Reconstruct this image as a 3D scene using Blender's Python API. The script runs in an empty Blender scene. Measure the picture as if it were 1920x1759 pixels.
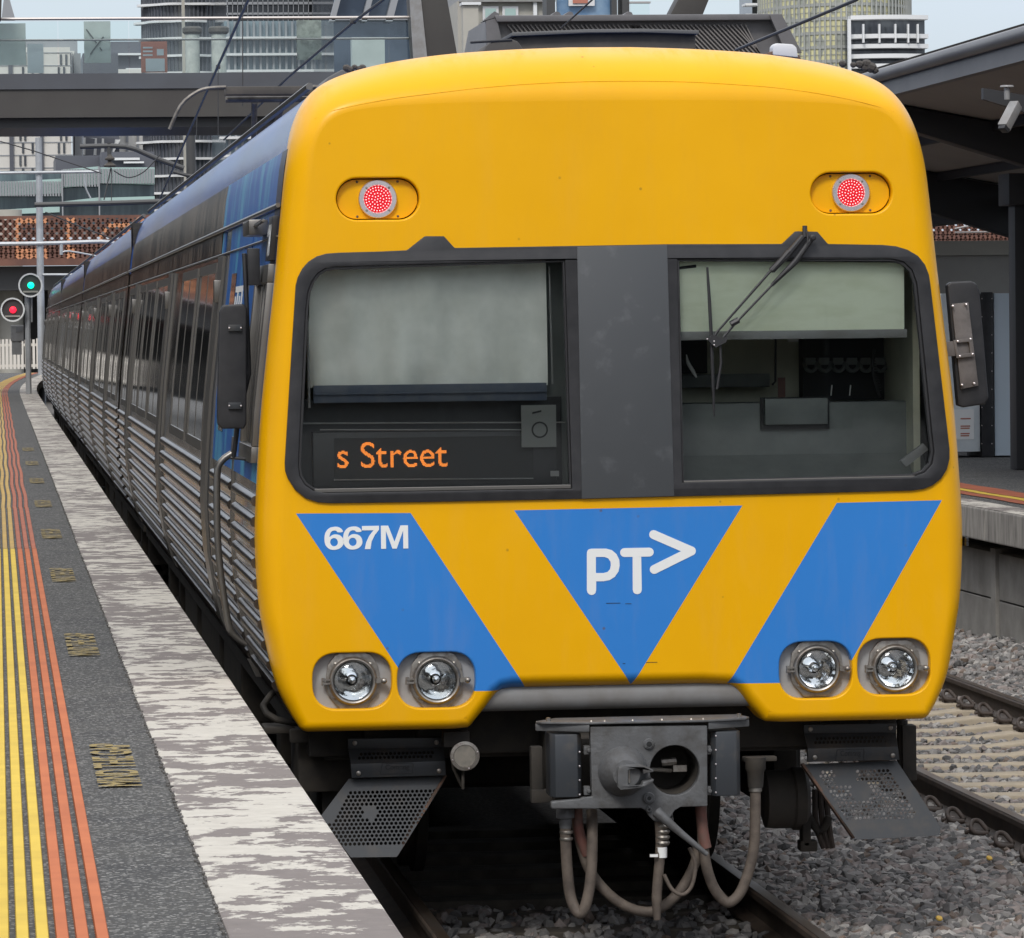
import bpy, bmesh, math, random
import numpy as np
from mathutils import Vector, Matrix, geometry
from mathutils.bvhtree import BVHTree
random.seed(5); rng = np.random.default_rng(7)
R = math.radians
scene = bpy.context.scene
C = scene.collection

# ------------------------------------------------------------------ camera
W, H, F, ROLL = 1920., 1759., 8700., 0.0150
VX, VY = -8., 621.
CAM = np.array([-2.67, -20., 2.62])
cy = np.array([(VX-W/2)/F, (H/2-VY)/F, -1.]); cy /= np.linalg.norm(cy)
a = (math.cos(ROLL), math.sin(ROLL)); t_ = (a[0]*cy[0]+a[1]*cy[1])/(-cy[2])
cx = np.array([a[0], a[1], t_]); cx /= np.linalg.norm(cx)
cz = np.cross(cx, cy)
MC = np.stack([cx, cy, cz], 1)
cam_data = bpy.data.cameras.new('camera'); cam = bpy.data.objects.new('camera', cam_data); C.objects.link(cam)
mw = Matrix.Identity(4)
for i in range(3):
    for j in range(3): mw[i][j] = MC.T[i][j]
    mw[i][3] = CAM[i]
cam.matrix_world = mw
cam_data.sensor_fit = 'HORIZONTAL'; cam_data.sensor_width = 36.; cam_data.lens = F/W*36.
cam_data.clip_start = 0.5; cam_data.clip_end = 5000
scene.camera = cam

def at(x, y, Y=0.):                      # a traced pixel becomes a point on the plane at distance Y
    d = MC.T @ np.array([(x-W/2)/F, (H/2-y)/F, -1.])
    p = CAM + (Y-CAM[1])/d[1]*d
    return Vector((float(p[0]), Y, float(p[2])))
def xz(x, y, Y=0.): p = at(x, y, Y); return (p.x, p.z)

# ------------------------------------------------------------------ world and sun (bright overcast)
SUN_EL, SUN_AZ = 43., 200.               # azimuth measured clockwise from +Y
w = bpy.data.worlds.new('World'); scene.world = w; w.use_nodes = True
nt = w.node_tree; nt.nodes.clear()
def N(tree, t, **k):
    n = tree.nodes.new(t)
    for a_, b_ in k.items(): setattr(n, a_, b_)
    return n
out = N(nt, 'ShaderNodeOutputWorld'); bg = N(nt, 'ShaderNodeBackground')
sky = N(nt, 'ShaderNodeTexSky', sky_type='NISHITA', sun_disc=False)
sky.sun_elevation = R(SUN_EL); sky.sun_rotation = R(SUN_AZ); sky.air_density = 1.0; sky.dust_density = 2.5; sky.ozone_density = 1.4
tc = N(nt, 'ShaderNodeTexCoord'); mp = N(nt, 'ShaderNodeMapping'); mp.inputs['Scale'].default_value = (1, 1, 3.2)
nz = N(nt, 'ShaderNodeTexNoise'); nz.inputs['Scale'].default_value = 2.2; nz.inputs['Detail'].default_value = 7; nz.inputs['Roughness'].default_value = .55
cr = N(nt, 'ShaderNodeValToRGB'); cr.color_ramp.elements[0].position = .34; cr.color_ramp.elements[1].position = .60
cr.color_ramp.elements[0].color = (.50, .50, .50, 1)
mx = N(nt, 'ShaderNodeMix', data_type='RGBA')
L = nt.links.new
L(tc.outputs['Generated'], mp.inputs['Vector']); L(mp.outputs[0], nz.inputs['Vector']); L(nz.outputs['Fac'], cr.inputs[0])
L(cr.outputs[0], mx.inputs['Factor']); L(sky.outputs[0], mx.inputs['A']); 
sx_ = N(nt, 'ShaderNodeSeparateXYZ'); L(tc.outputs['Generated'], sx_.inputs[0])
gr = N(nt, 'ShaderNodeMapRange'); gr.inputs['From Min'].default_value = .02; gr.inputs['From Max'].default_value = .75; L(sx_.outputs['Z'], gr.inputs[0])
m2_ = N(nt, 'ShaderNodeMix', data_type='RGBA'); L(gr.outputs[0], m2_.inputs['Factor']); m2_.inputs['A'].default_value = (3.85, 4.35, 5.2, 1); m2_.inputs['B'].default_value = (9.6, 9.7, 10.0, 1)
L(m2_.outputs['Result'], mx.inputs['B'])
L(mx.outputs['Result'], bg.inputs['Color']); bg.inputs['Strength'].default_value = 0.125; L(bg.outputs[0], out.inputs[0])
sd = bpy.data.lights.new('sun', 'SUN'); sd.energy = 1.15; sd.angle = R(14); sd.color = (1, .97, .92)
so = bpy.data.objects.new('sun', sd); C.objects.link(so)
dv = Vector((math.sin(R(SUN_AZ))*math.cos(R(SUN_EL)), math.cos(R(SUN_AZ))*math.cos(R(SUN_EL)), math.sin(R(SUN_EL))))
so.rotation_euler = (-dv).to_track_quat('-Z', 'Y').to_euler()
scene.view_settings.view_transform = 'Standard'; scene.view_settings.look = 'None'
scene.view_settings.exposure = 0.46; scene.view_settings.gamma = 1.0
scene.render.engine = 'CYCLES'
try: scene.cycles.max_bounces = 8; scene.cycles.transparent_max_bounces = 16
except Exception: pass

# ------------------------------------------------------------------ materials
def mat(name, c, rough=.5, metal=0., c2=None, ns=6., det=4., stretch=(1, 1, 1), bump=0., bs=60., thr=None, emis=None, es=0., spec=.5, coat=0., rv=0., coord='Object'):
    m = bpy.data.materials.new(name); m.use_nodes = True
    t = m.node_tree; b = t.nodes['Principled BSDF']; LL = t.links.new
    b.inputs['Base Color'].default_value = (*c, 1); b.inputs['Roughness'].default_value = rough
    b.inputs['Metallic'].default_value = metal; b.inputs['Specular IOR Level'].default_value = spec
    b.inputs['Coat Weight'].default_value = coat; b.inputs['Coat Roughness'].default_value = .06
    tcn = N(t, 'ShaderNodeTexCoord'); mpn = N(t, 'ShaderNodeMapping'); mpn.inputs['Scale'].default_value = stretch
    LL(tcn.outputs[coord], mpn.inputs[0])
    if c2 is not None or rv:
        n1 = N(t, 'ShaderNodeTexNoise'); n1.inputs['Scale'].default_value = ns; n1.inputs['Detail'].default_value = det; n1.inputs['Roughness'].default_value = .6
        LL(mpn.outputs[0], n1.inputs['Vector'])
        r1 = N(t, 'ShaderNodeValToRGB'); p0, p1 = thr or (.35, .65)
        r1.color_ramp.elements[0].position = p0; r1.color_ramp.elements[1].position = p1
        LL(n1.outputs['Fac'], r1.inputs[0])
        if c2 is not None:
            m1 = N(t, 'ShaderNodeMix', data_type='RGBA'); m1.inputs['A'].default_value = (*c, 1); m1.inputs['B'].default_value = (*c2, 1)
            LL(r1.outputs[0], m1.inputs['Factor']); LL(m1.outputs['Result'], b.inputs['Base Color'])
        if rv:
            mr = N(t, 'ShaderNodeMapRange'); mr.inputs['To Min'].default_value = max(.02, rough-rv); mr.inputs['To Max'].default_value = rough+rv
            LL(n1.outputs['Fac'], mr.inputs[0]); LL(mr.outputs[0], b.inputs['Roughness'])
    if bump:
        n2 = N(t, 'ShaderNodeTexNoise'); n2.inputs['Scale'].default_value = bs; n2.inputs['Detail'].default_value = 5
        LL(mpn.outputs[0], n2.inputs['Vector']); bn = N(t, 'ShaderNodeBump'); bn.inputs['Strength'].default_value = bump; bn.inputs['Distance'].default_value = .01
        LL(n2.outputs['Fac'], bn.inputs['Height']); LL(bn.outputs[0], b.inputs['Normal'])
    if emis: b.inputs['Emission Color'].default_value = (*emis, 1); b.inputs['Emission Strength'].default_value = es
    return m
def bsdf(m): return m.node_tree.nodes['Principled BSDF']

def halfplanes(t, pts):                  # product of half plane tests in object x,z ; pts clockwise or not
    tcn = N(t, 'ShaderNodeTexCoord'); cxm = sum(p[0] for p in pts)/len(pts); czm = sum(p[1] for p in pts)/len(pts)
    res = None
    for i in range(len(pts)):
        (x0, z0), (x1, z1) = pts[i], pts[(i+1) % len(pts)]
        nx, nzz = z0-z1, x1-x0; l = math.hypot(nx, nzz); nx /= l; nzz /= l
        c0 = -(nx*x0+nzz*z0)
        if nx*cxm+nzz*czm+c0 < 0: nx, nzz, c0 = -nx, -nzz, -c0
        dp = N(t, 'ShaderNodeVectorMath', operation='DOT_PRODUCT'); dp.inputs[1].default_value = (nx, 0, nzz)
        t.links.new(tcn.outputs['Object'], dp.inputs[0])
        g = N(t, 'ShaderNodeMapRange'); g.inputs['From Min'].default_value = -c0-.0008; g.inputs['From Max'].default_value = -c0+.0008
        t.links.new(dp.outputs['Value'], g.inputs[0])
        if res is None: res = g.outputs[0]
        else:
            q = N(t, 'ShaderNodeMath', operation='MULTIPLY'); t.links.new(res, q.inputs[0]); t.links.new(g.outputs[0], q.inputs[1]); res = q.outputs[0]
    return res

M = {}
# yellow livery with blue stripes painted on the nose
STRIPES = [[xz(555, 963), xz(770, 962), xz(990, 1295), xz(776, 1297)],
           [xz(964, 957), xz(1392, 948), xz(1185, 1285)],
           [xz(1569, 943), xz(1766, 938), xz(1574, 1279), xz(1366, 1282)]]
def yellow(name, stripes):
    m = mat(name, (.83, .42, .0), .38, c2=(.79, .39, .0), ns=1.6, thr=(.3, .7), spec=.28)
    t = m.node_tree; b = bsdf(m)
    src = b.inputs['Base Color'].links[0].from_socket
    # faint grime: small dark specks and light scratches
    tcn = N(t, 'ShaderNodeTexCoord'); v = N(t, 'ShaderNodeTexVoronoi'); v.inputs['Scale'].default_value = 9.; v.inputs['Randomness'].default_value = 1
    t.links.new(tcn.outputs['Object'], v.inputs['Vector'])
    lt = N(t, 'ShaderNodeMapRange'); lt.inputs['From Min'].default_value = .035; lt.inputs['From Max'].default_value = .075; lt.inputs['To Min'].default_value = .62; lt.inputs['To Max'].default_value = 0.
    t.links.new(v.outputs['Distance'], lt.inputs[0])
    n3 = N(t, 'ShaderNodeTexNoise'); n3.inputs['Scale'].default_value = 3.; t.links.new(tcn.outputs['Object'], n3.inputs['Vector'])
    g3 = N(t, 'ShaderNodeMapRange'); g3.inputs['From Min'].default_value = .44; g3.inputs['From Max'].default_value = .54; t.links.new(n3.outputs['Fac'], g3.inputs[0])
    mu = N(t, 'ShaderNodeMath', operation='MULTIPLY'); t.links.new(lt.outputs[0], mu.inputs[0]); t.links.new(g3.outputs[0], mu.inputs[1])
    if stripes:
        acc = None
        for s in STRIPES:
            r_ = halfplanes(t, s)
            if acc is None: acc = r_
            else:
                q = N(t, 'ShaderNodeMath', operation='MAXIMUM'); t.links.new(acc, q.inputs[0]); t.links.new(r_, q.inputs[1]); acc = q.outputs[0]
        mm = N(t, 'ShaderNodeMix', data_type='RGBA'); t.links.new(acc, mm.inputs['Factor']); t.links.new(src, mm.inputs['A'])
        mm.inputs['B'].default_value = (.034, .205, .59, 1); src = mm.outputs['Result']
    if True:
        mpd = N(t, 'ShaderNodeMapping'); mpd.inputs['Scale'].default_value = (3.2, 1, .55); t.links.new(tcn.outputs['Object'], mpd.inputs[0])
        nd = N(t, 'ShaderNodeTexNoise'); nd.inputs['Scale'].default_value = 2.4; nd.inputs['Detail'].default_value = 9; nd.inputs['Roughness'].default_value = .7; t.links.new(mpd.outputs[0], nd.inputs['Vector'])
        gd_ = N(t, 'ShaderNodeMapRange'); gd_.inputs['From Min'].default_value = .48; gd_.inputs['From Max'].default_value = .80; gd_.inputs['To Max'].default_value = .09; t.links.new(nd.outputs['Fac'], gd_.inputs[0])
        md = N(t, 'ShaderNodeMix', data_type='RGBA'); t.links.new(gd_.outputs[0], md.inputs['Factor']); t.links.new(src, md.inputs['A']); md.inputs['B'].default_value = (.42, .24, .06, 1); src = md.outputs['Result']
        t.links.new(gd_.outputs[0], b.inputs['Roughness']); mrr = N(t, 'ShaderNodeMapRange'); mrr.inputs['From Max'].default_value = .09; mrr.inputs['To Min'].default_value = .30; mrr.inputs['To Max'].default_value = .62; t.links.new(gd_.outputs[0], mrr.inputs[0]); t.links.new(mrr.outputs[0], b.inputs['Roughness'])
    mg = N(t, 'ShaderNodeMix', data_type='RGBA'); t.links.new(mu.outputs[0], mg.inputs['Factor']); t.links.new(src, mg.inputs['A']); mg.inputs['B'].default_value = (.12, .07, .02, 1)
    t.links.new(mg.outputs['Result'], b.inputs['Base Color'])
    # very gentle panel waviness
    nb = N(t, 'ShaderNodeTexNoise'); nb.inputs['Scale'].default_value = 1.8; t.links.new(tcn.outputs['Object'], nb.inputs['Vector'])
    bn = N(t, 'ShaderNodeBump'); bn.inputs['Strength'].default_value = .25; bn.inputs['Distance'].default_value = .02
    t.links.new(nb.outputs['Fac'], bn.inputs['Height']); t.links.new(bn.outputs[0], b.inputs['Normal'])
    return m
M['nose'] = yellow('yellow_blue_livery', True)
M['yellow'] = yellow('yellow_paint', False)
M['white'] = mat('white_vinyl', (.80, .81, .80), .35)
M['black'] = mat('black_frame', (.016, .0165, .019), .46, c2=(.026, .026, .029), ns=12, rv=.1)
M['rubber'] = mat('rubber', (.018, .018, .020), .55, rv=.1, ns=30)
M['panelgrey'] = mat('grey_panel', (.062, .067, .073), .42, c2=(.090, .096, .104), ns=9, det=8, thr=(.58, .72), rv=.12)
M['lampgrey'] = mat('lamp_bowl_grey', (.36, .37, .38), .5, c2=(.31, .31, .31), ns=7)
M['steelring'] = mat('worn_steel', (.33, .31, .28), .40, .8, c2=(.20, .17, .15), ns=35, thr=(.45, .7), rv=.12)
M['alu'] = mat('brushed_aluminium', (.74, .68, .68), .30, .9, ns=40, rv=.1)
M['valance'] = mat('grey_valance', (.25, .25, .25), .45, c2=(.20, .19, .18), ns=6)
M['coupler'] = mat('coupler_grey', (.105, .108, .112), .48, c2=(.070, .068, .066), ns=14, thr=(.45, .7), bump=.25, bs=45, rv=.1)
M['boxdark'] = mat('box_dark', (.040, .045, .052), .36, c2=(.075, .07, .065), ns=9, thr=(.55, .8), rv=.1)
M['darkplate'] = mat('dark_plate', (.032, .036, .041), .42, c2=(.065, .057, .050), ns=9, thr=(.5, .75), rv=.1)
M['rust'] = mat('rusty_edge', (.16, .09, .06), .8, c2=(.08, .06, .05), ns=30)
M['under'] = mat('underframe', (.022, .020, .018), .8, c2=(.045, .038, .030), ns=8)
M['hose'] = mat('dusty_hose', (.075, .060, .050), .75, c2=(.13, .105, .085), ns=16, bump=.15, bs=120)
M['hosered'] = mat('red_hose', (.19, .075, .06), .7, c2=(.13, .08, .065), ns=10)
M['dark'] = mat('dark_interior', (.012, .013, .014), .7)
M['cabwall'] = mat('cab_wall', (.66, .66, .52), .7, c2=(.50, .50, .40), ns=4)
M['console'] = mat('cab_console', (.11, .125, .12), .6, c2=(.15, .165, .16), ns=5)
M['blind'] = mat('cream_blind', (.84, .88, .70), .8, c2=(.70, .74, .54), ns=5, thr=(.45, .8), stretch=(1, 1, 3))
M['curtain'] = mat('white_curtain', (.88, .88, .82), .85, c2=(.74, .75, .69), ns=6)
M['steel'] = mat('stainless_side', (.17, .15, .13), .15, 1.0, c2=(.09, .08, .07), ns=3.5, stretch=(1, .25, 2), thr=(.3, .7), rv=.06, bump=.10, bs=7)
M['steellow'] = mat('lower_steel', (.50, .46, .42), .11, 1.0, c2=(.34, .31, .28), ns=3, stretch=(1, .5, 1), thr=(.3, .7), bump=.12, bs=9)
M['steelrib'] = mat('stainless_ribs', (.17, .15, .135), .28, 1.0, c2=(.09, .08, .07), ns=5, stretch=(1, .4, 1), thr=(.3, .7), bump=.2, bs=12)
M['frame'] = mat('window_frame_alu', (.20, .19, .175), .34, .8)
M['roofpaint'] = mat('roof_paint', (.022, .075, .27), .20, 0., c2=(.03, .06, .17), ns=1.0, stretch=(1, .3, 1), thr=(.4, .6), bump=.6, bs=4, spec=.10)
M['roofgrey'] = mat('roof_top', (.10, .10, .10), .6)
M['pod'] = mat('roof_pod_brown', (.062, .055, .048), .7, c2=(.10, .085, .07), ns=6, thr=(.5, .8))
M['sideglass'] = mat('side_glass', (.012, .014, .016), .04, 0., spec=.9, coat=.4)
M['gasket'] = M['rubber']
M['antenna'] = mat('antenna_white', (.62, .62, .62), .4)
M['gold'] = mat('yellow_object', (.7, .45, .08), .6)

def emission_mat(name, c, s):
    return mat(name, tuple(v*.3 for v in c), .4, emis=c, es=s)
M['led_hot'] = emission_mat('led_hot', (1., .50, .50), 2.2)
M['led_red'] = emission_mat('led_red_lens', (.70, .0, .012), .62)
M['led_orange'] = emission_mat('led_orange', (1., .27, .03), 1.3)
M['sig_green'] = emission_mat('signal_green', (.0, .85, .42), 2.2)
M['sig_red'] = emission_mat('signal_red', (1., .01, .03), 2.4)

# blue wrap near the cab on the side: brushed patches of blue above the ribs
def wrap():
    m = mat('blue_wrap', (.030, .115, .36), .3, 0., c2=(.07, .27, .45), ns=1.7, det=2, stretch=(1, 1.2, .35), thr=(.46, .56), bump=.08, bs=9, spec=.12)
    return m
M['bluewrap'] = wrap()

# clear glass: tinted transmission with fresnel reflection
def glass(name, tint, refl=1.5):
    m = bpy.data.materials.new(name); m.use_nodes = True; t = m.node_tree; t.nodes.clear()
    o = N(t, 'ShaderNodeOutputMaterial'); tr = N(t, 'ShaderNodeBsdfTransparent'); tr.inputs[0].default_value = (*tint, 1)
    gl = N(t, 'ShaderNodeBsdfGlossy'); gl.inputs['Roughness'].default_value = .015; gl.inputs['Color'].default_value = (.9, .95, 1, 1)
    fr = N(t, 'ShaderNodeFresnel'); fr.inputs[0].default_value = refl; mxs = N(t, 'ShaderNodeMixShader')
    t.links.new(fr.outputs[0], mxs.inputs[0]); t.links.new(tr.outputs[0], mxs.inputs[1]); t.links.new(gl.outputs[0], mxs.inputs[2]); t.links.new(mxs.outputs[0], o.inputs[0])
    return m
M['glass'] = glass('windscreen_glass', (.97, .985, .975), 1.48)
M['balglass'] = glass('balustrade_glass', (.93, .97, .965), 1.45)
M['lens'] = glass('lamp_lens', (.95, .97, .97), 1.5)

# ------------------------------------------------------------------ mesh helpers
class MB:
    def __init__(s): s.v = []; s.f = []
    def add(s, vs, fs):
        o = len(s.v); s.v += [tuple(p) for p in vs]; s.f += [tuple(o+i for i in f) for f in fs]; return s
    def box(s, x0, x1, y0, y1, z0, z1):
        return s.add([(x0, y0, z0), (x1, y0, z0), (x1, y1, z0), (x0, y1, z0), (x0, y0, z1), (x1, y0, z1), (x1, y1, z1), (x0, y1, z1)],
                     [(0, 3, 2, 1), (4, 5, 6, 7), (0, 1, 5, 4), (1, 2, 6, 5), (2, 3, 7, 6), (3, 0, 4, 7)])
    def bar(s, p, q, wx, wz, up=(0, 0, 1)):
        p, q = Vector(p), Vector(q); d = (q-p).normalized(); u = Vector(up); sx = d.cross(u)
        if sx.length < 1e-4: sx = d.cross(Vector((0, 1, 0)))
        sx.normalize(); uz = sx.cross(d); vs = []
        for c in (p, q):
            for i, j in ((-1, -1), (1, -1), (1, 1), (-1, 1)): vs.append(c+sx*i*wx/2+uz*j*wz/2)
        return s.add(vs, [(3, 2, 1, 0), (4, 5, 6, 7), (0, 1, 5, 4), (1, 2, 6, 5), (2, 3, 7, 6), (3, 0, 4, 7)])
    def tube(s, pts, r, n=10, smooth_path=0):
        pts = [Vector(p) for p in pts]
        rs = r if isinstance(r, (list, tuple)) else [r]*len(pts)
        if smooth_path:
            q = []; qr = []
            for i in range(len(pts)-1):
                p0, p1, p2, p3 = pts[max(i-1, 0)], pts[i], pts[i+1], pts[min(i+2, len(pts)-1)]
                for k in range(smooth_path):
                    t = k/smooth_path
                    q.append(.5*((2*p1)+(p2-p0)*t+(2*p0-5*p1+4*p2-p3)*t*t+(3*p1-p0-3*p2+p3)*t**3)); qr.append(rs[i]*(1-t)+rs[i+1]*t)
            q.append(pts[-1]); qr.append(rs[-1]); pts, rs = q, qr
        vs, fs = [], []
        d0 = (pts[1]-pts[0]).normalized(); u = d0.orthogonal().normalized()
        for i, p in enumerate(pts):
            d = (pts[min(i+1, len(pts)-1)]-pts[max(i-1, 0)]).normalized()
            u = (u-d*u.dot(d)).normalized(); v = d.cross(u)
            for k in range(n):
                a_ = 2*math.pi*k/n; vs.append(p+(u*math.cos(a_)+v*math.sin(a_))*rs[i])
        for i in range(len(pts)-1):
            for k in range(n): fs.append((i*n+k, i*n+(k+1) % n, (i+1)*n+(k+1) % n, (i+1)*n+k))
        fs.append(tuple(range(n-1, -1, -1))); fs.append(tuple((len(pts)-1)*n+k for k in range(n)))
        return s.add(vs, fs)
    def lathe(s, c, prof, n=32, ax=(0, -1, 0), cap=True):     # prof: (radius, distance along ax)
        c = Vector(c); ax = Vector(ax).normalized(); u = ax.orthogonal().normalized(); v = ax.cross(u); vs, fs = [], []
        for r, h in prof:
            for k in range(n):
                a_ = 2*math.pi*k/n; vs.append(c+ax*h+(u*math.cos(a_)+v*math.sin(a_))*r)
        for i in range(len(prof)-1):
            for k in range(n): fs.append((i*n+k, i*n+(k+1) % n, (i+1)*n+(k+1) % n, (i+1)*n+k))
        if cap and prof[0][0] > 1e-4: fs.append(tuple(range(n-1, -1, -1)))
        if cap and prof[-1][0] > 1e-4: fs.append(tuple((len(prof)-1)*n+k for k in range(n)))
        return s.add(vs, fs)
    def plate(s, outer, holes, y0, y1, f=lambda u, v, y: (u, y, v)):   # 2D polygon with holes, extruded y0..y1
        polys = [outer]+list(holes)
        tri = geometry.tessellate_polygon([[Vector((p[0], p[1], 0)) for p in pl] for pl in polys])
        flat = [p for pl in polys for p in pl]; n = len(flat)
        vs = [f(p[0], p[1], y0) for p in flat]+[f(p[0], p[1], y1) for p in flat]
        fs = [tuple(t) for t in tri]+[tuple(i+n for i in reversed(t)) for t in tri]
        o = 0
        for pl in polys:
            m = len(pl)
            for i in range(m): fs.append((o+i, o+(i+1) % m, n+o+(i+1) % m, n+o+i))
            o += m
        return s.add(vs, fs)
    def build(s, name, m, parent=None, smooth=30, bevel=0., seg=2, normals=True):
        me = bpy.data.meshes.new(name); me.from_pydata(s.v, [], s.f)
        if normals or bevel:
            bm = bmesh.new(); bm.from_mesh(me)
            if bevel:
                bmesh.ops.remove_doubles(bm, verts=bm.verts, dist=1e-5)
                bmesh.ops.recalc_face_normals(bm, faces=bm.faces)
                es = [e for e in bm.edges if len(e.link_faces) == 2 and e.calc_face_angle(0) > .5]
                bmesh.ops.bevel(bm, geom=es, offset=bevel, segments=seg, profile=.6, affect='EDGES')
            bmesh.ops.recalc_face_normals(bm, faces=bm.faces)
            bm.to_mesh(me); bm.free()
        return link(name, me, m, parent, smooth)
BASE = {}
def link(name, me, m, parent=None, smooth=30):
    me.materials.append(M[m] if isinstance(m, str) else m)
    if smooth:
        me.polygons.foreach_set('use_smooth', [True]*len(me.polygons)); me.set_sharp_from_angle(angle=R(smooth))
    o = bpy.data.objects.new(name, me); C.objects.link(o)
    if parent is not None:
        o.parent = parent
        if parent.name in BASE: o.location = -Vector(BASE[parent.name])
    return o
def thing(name, label, cat, loc=(0, 0, 0), group=None):
    o = bpy.data.objects.new(name, None); C.objects.link(o); o.location = loc; o.empty_display_size = .3
    o['label'] = label; o['category'] = cat
    if group: o['group'] = group
    BASE[o.name] = tuple(loc); return o
def tag(o, label, cat, group=None):
    o['label'] = label; o['category'] = cat
    if group: o['group'] = group
    return o
def struct(o, kind='structure'): o['kind'] = kind; return o
def sub(name, parent):
    return MB()
def copy_tree(o, parent=None):
    c = o.copy(); C.objects.link(c); c.parent = parent
    for ch in [q for q in bpy.data.objects if q.parent == o]: copy_tree(ch, c)
    return c
def cr_spline(pts, k=6, closed=False):
    res = []; n = len(pts)
    for i in range(n if closed else n-1):
        g = (lambda j: pts[j % n]) if closed else (lambda j: pts[min(max(j, 0), n-1)])
        p0, p1, p2, p3 = g(i-1), g(i), g(i+1), g(i+2)
        for q in range(k):
            t = q/k
            res.append(tuple(.5*(2*p1[d]+(p2[d]-p0[d])*t+(2*p0[d]-5*p1[d]+4*p2[d]-p3[d])*t*t+(3*p1[d]-p0[d]-3*p2[d]+p3[d])*t**3) for d in range(2)))
    if not closed: res.append(tuple(pts[-1]))
    return res
def circle(cx_, cz_, r, n=24): return [(cx_+r*math.cos(2*math.pi*k/n), cz_+r*math.sin(2*math.pi*k/n)) for k in range(n)]
def rrect(x0, x1, z0, z1, r, n=8, p=2.):
    res = []
    for (cx_, cz_, a0) in ((x1-r, z1-r, 0), (x0+r, z1-r, 90), (x0+r, z0+r, 180), (x1-r, z0+r, 270)):
        for k in range(n+1):
            a_ = R(a0+90*k/n); c_, s_ = math.cos(a_), math.sin(a_)
            res.append((cx_+r*math.copysign(abs(c_)**(2/p), c_), cz_+r*math.copysign(abs(s_)**(2/p), s_)))
    return res
def stroke(pts, r, n=8):                  # outline polygon of a thick polyline with round ends
    pts = [Vector(p) for p in pts]; left, right = [], []
    for i in range(len(pts)-1):
        d = (pts[i+1]-pts[i]).normalized(); nn = Vector((-d.y, d.x))
        if i == 0:
            left.append(pts[0]+nn*r); right.append(pts[0]-nn*r)
        if i < len(pts)-2:
            d2 = (pts[i+2]-pts[i+1]).normalized(); n2 = Vector((-d2.y, d2.x)); mdir = (nn+n2).normalized(); k = r/mdir.dot(nn)
            inner_left = d.x*d2.y-d.y*d2.x > 0
            c = pts[i+1]
            def arc(a0, a1):
                va, vb = a0, a1; out_ = []
                for q in range(n+1):
                    v = va.lerp(vb, q/n); out_.append(c+v.normalized()*r)
                return out_
            if inner_left: left.append(c+mdir*k); right += arc(-nn, -n2)
            else: right.append(c-mdir*k); left += arc(nn, n2)
        else: left.append(pts[i+1]+nn*r); right.append(pts[i+1]-nn*r)
    d = (pts[-1]-pts[-2]).normalized(); a0 = math.atan2(d.x, -d.y)  # angle of left normal (-dy,dx)
    a0 = math.atan2(d.x, -d.y)
    cap1 = [pts[-1]+Vector((math.cos(a0-math.pi*k/n), math.sin(a0-math.pi*k/n)))*r for k in range(1, n)]
    d = (pts[1]-pts[0]).normalized(); b0 = math.atan2(-d.x, d.y)
    cap0 = [pts[0]+Vector((math.cos(b0-math.pi*k/n), math.sin(b0-math.pi*k/n)))*r for k in range(1, n)]
    return [tuple(p) for p in left+cap1+right[::-1]+cap0]
def text_mesh(txt, size, offset=0., extrude=0., align='LEFT'):
    cu = bpy.data.curves.new('lettering', 'FONT'); cu.body = txt; cu.size = size; cu.offset = offset; cu.extrude = extrude; cu.align_x = align
    o = bpy.data.objects.new('lettering', cu); C.objects.link(o); bpy.context.view_layer.update()
    me = bpy.data.meshes.new_from_object(o.evaluated_get(bpy.context.evaluated_depsgraph_get()))
    bpy.data.objects.remove(o); return me
def text_obj(name, txt, size, f, m, parent=None, width=None, offset=0., extrude=0., height=None):
    me = text_mesh(txt, size, offset, extrude)
    xs = [v.co.x for v in me.vertices]; ys = [v.co.y for v in me.vertices]
    x0, x1, y0, y1 = min(xs), max(xs), min(ys), max(ys)
    sx = width/(x1-x0) if width else 1; sy = height/(y1-y0) if height else 1
    for v in me.vertices: v.co = Vector(f((v.co.x-x0)*sx, (v.co.y-y0)*sy, v.co.z))
    return link(name, me, m, parent, 0)

# ================================================================== GROUND, PLATFORMS, TRACKS
def curve_x(Y): return 0. if Y < 90 else (Y-90)**2/2700.
EDGE, PZ = -1.682, 1.10
asphalt = mat('asphalt', (.040, .040, .040), .85, c2=(.062, .061, .057), ns=3, bump=.35, bs=160)
t = asphalt.node_tree; b = bsdf(asphalt); src = b.inputs['Base Color'].links[0].from_socket
tcn = N(t, 'ShaderNodeTexCoord'); v = N(t, 'ShaderNodeTexVoronoi'); v.inputs['Scale'].default_value = 105.; t.links.new(tcn.outputs['Object'], v.inputs['Vector'])
sp = N(t, 'ShaderNodeSeparateColor'); t.links.new(v.outputs['Color'], sp.inputs[0])
rr = N(t, 'ShaderNodeMapRange'); rr.inputs['From Min'].default_value = .74; rr.inputs['From Max'].default_value = .96; rr.inputs['To Max'].default_value = .95; t.links.new(sp.outputs[0], rr.inputs[0])
mm = N(t, 'ShaderNodeMix', data_type='RGBA'); t.links.new(rr.outputs[0], mm.inputs['Factor']); t.links.new(src, mm.inputs['A']); mm.inputs['B'].default_value = (.27, .265, .25, 1)
t.links.new(mm.outputs['Result'], b.inputs['Base Color'])
M['asphalt'] = asphalt
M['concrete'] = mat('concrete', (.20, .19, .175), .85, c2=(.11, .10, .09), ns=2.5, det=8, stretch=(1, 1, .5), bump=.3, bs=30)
M['darkconcrete'] = mat('shaded_concrete', (.10, .095, .088), .9, c2=(.06, .055, .05), ns=3, det=8, bump=.3, bs=30)

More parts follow.
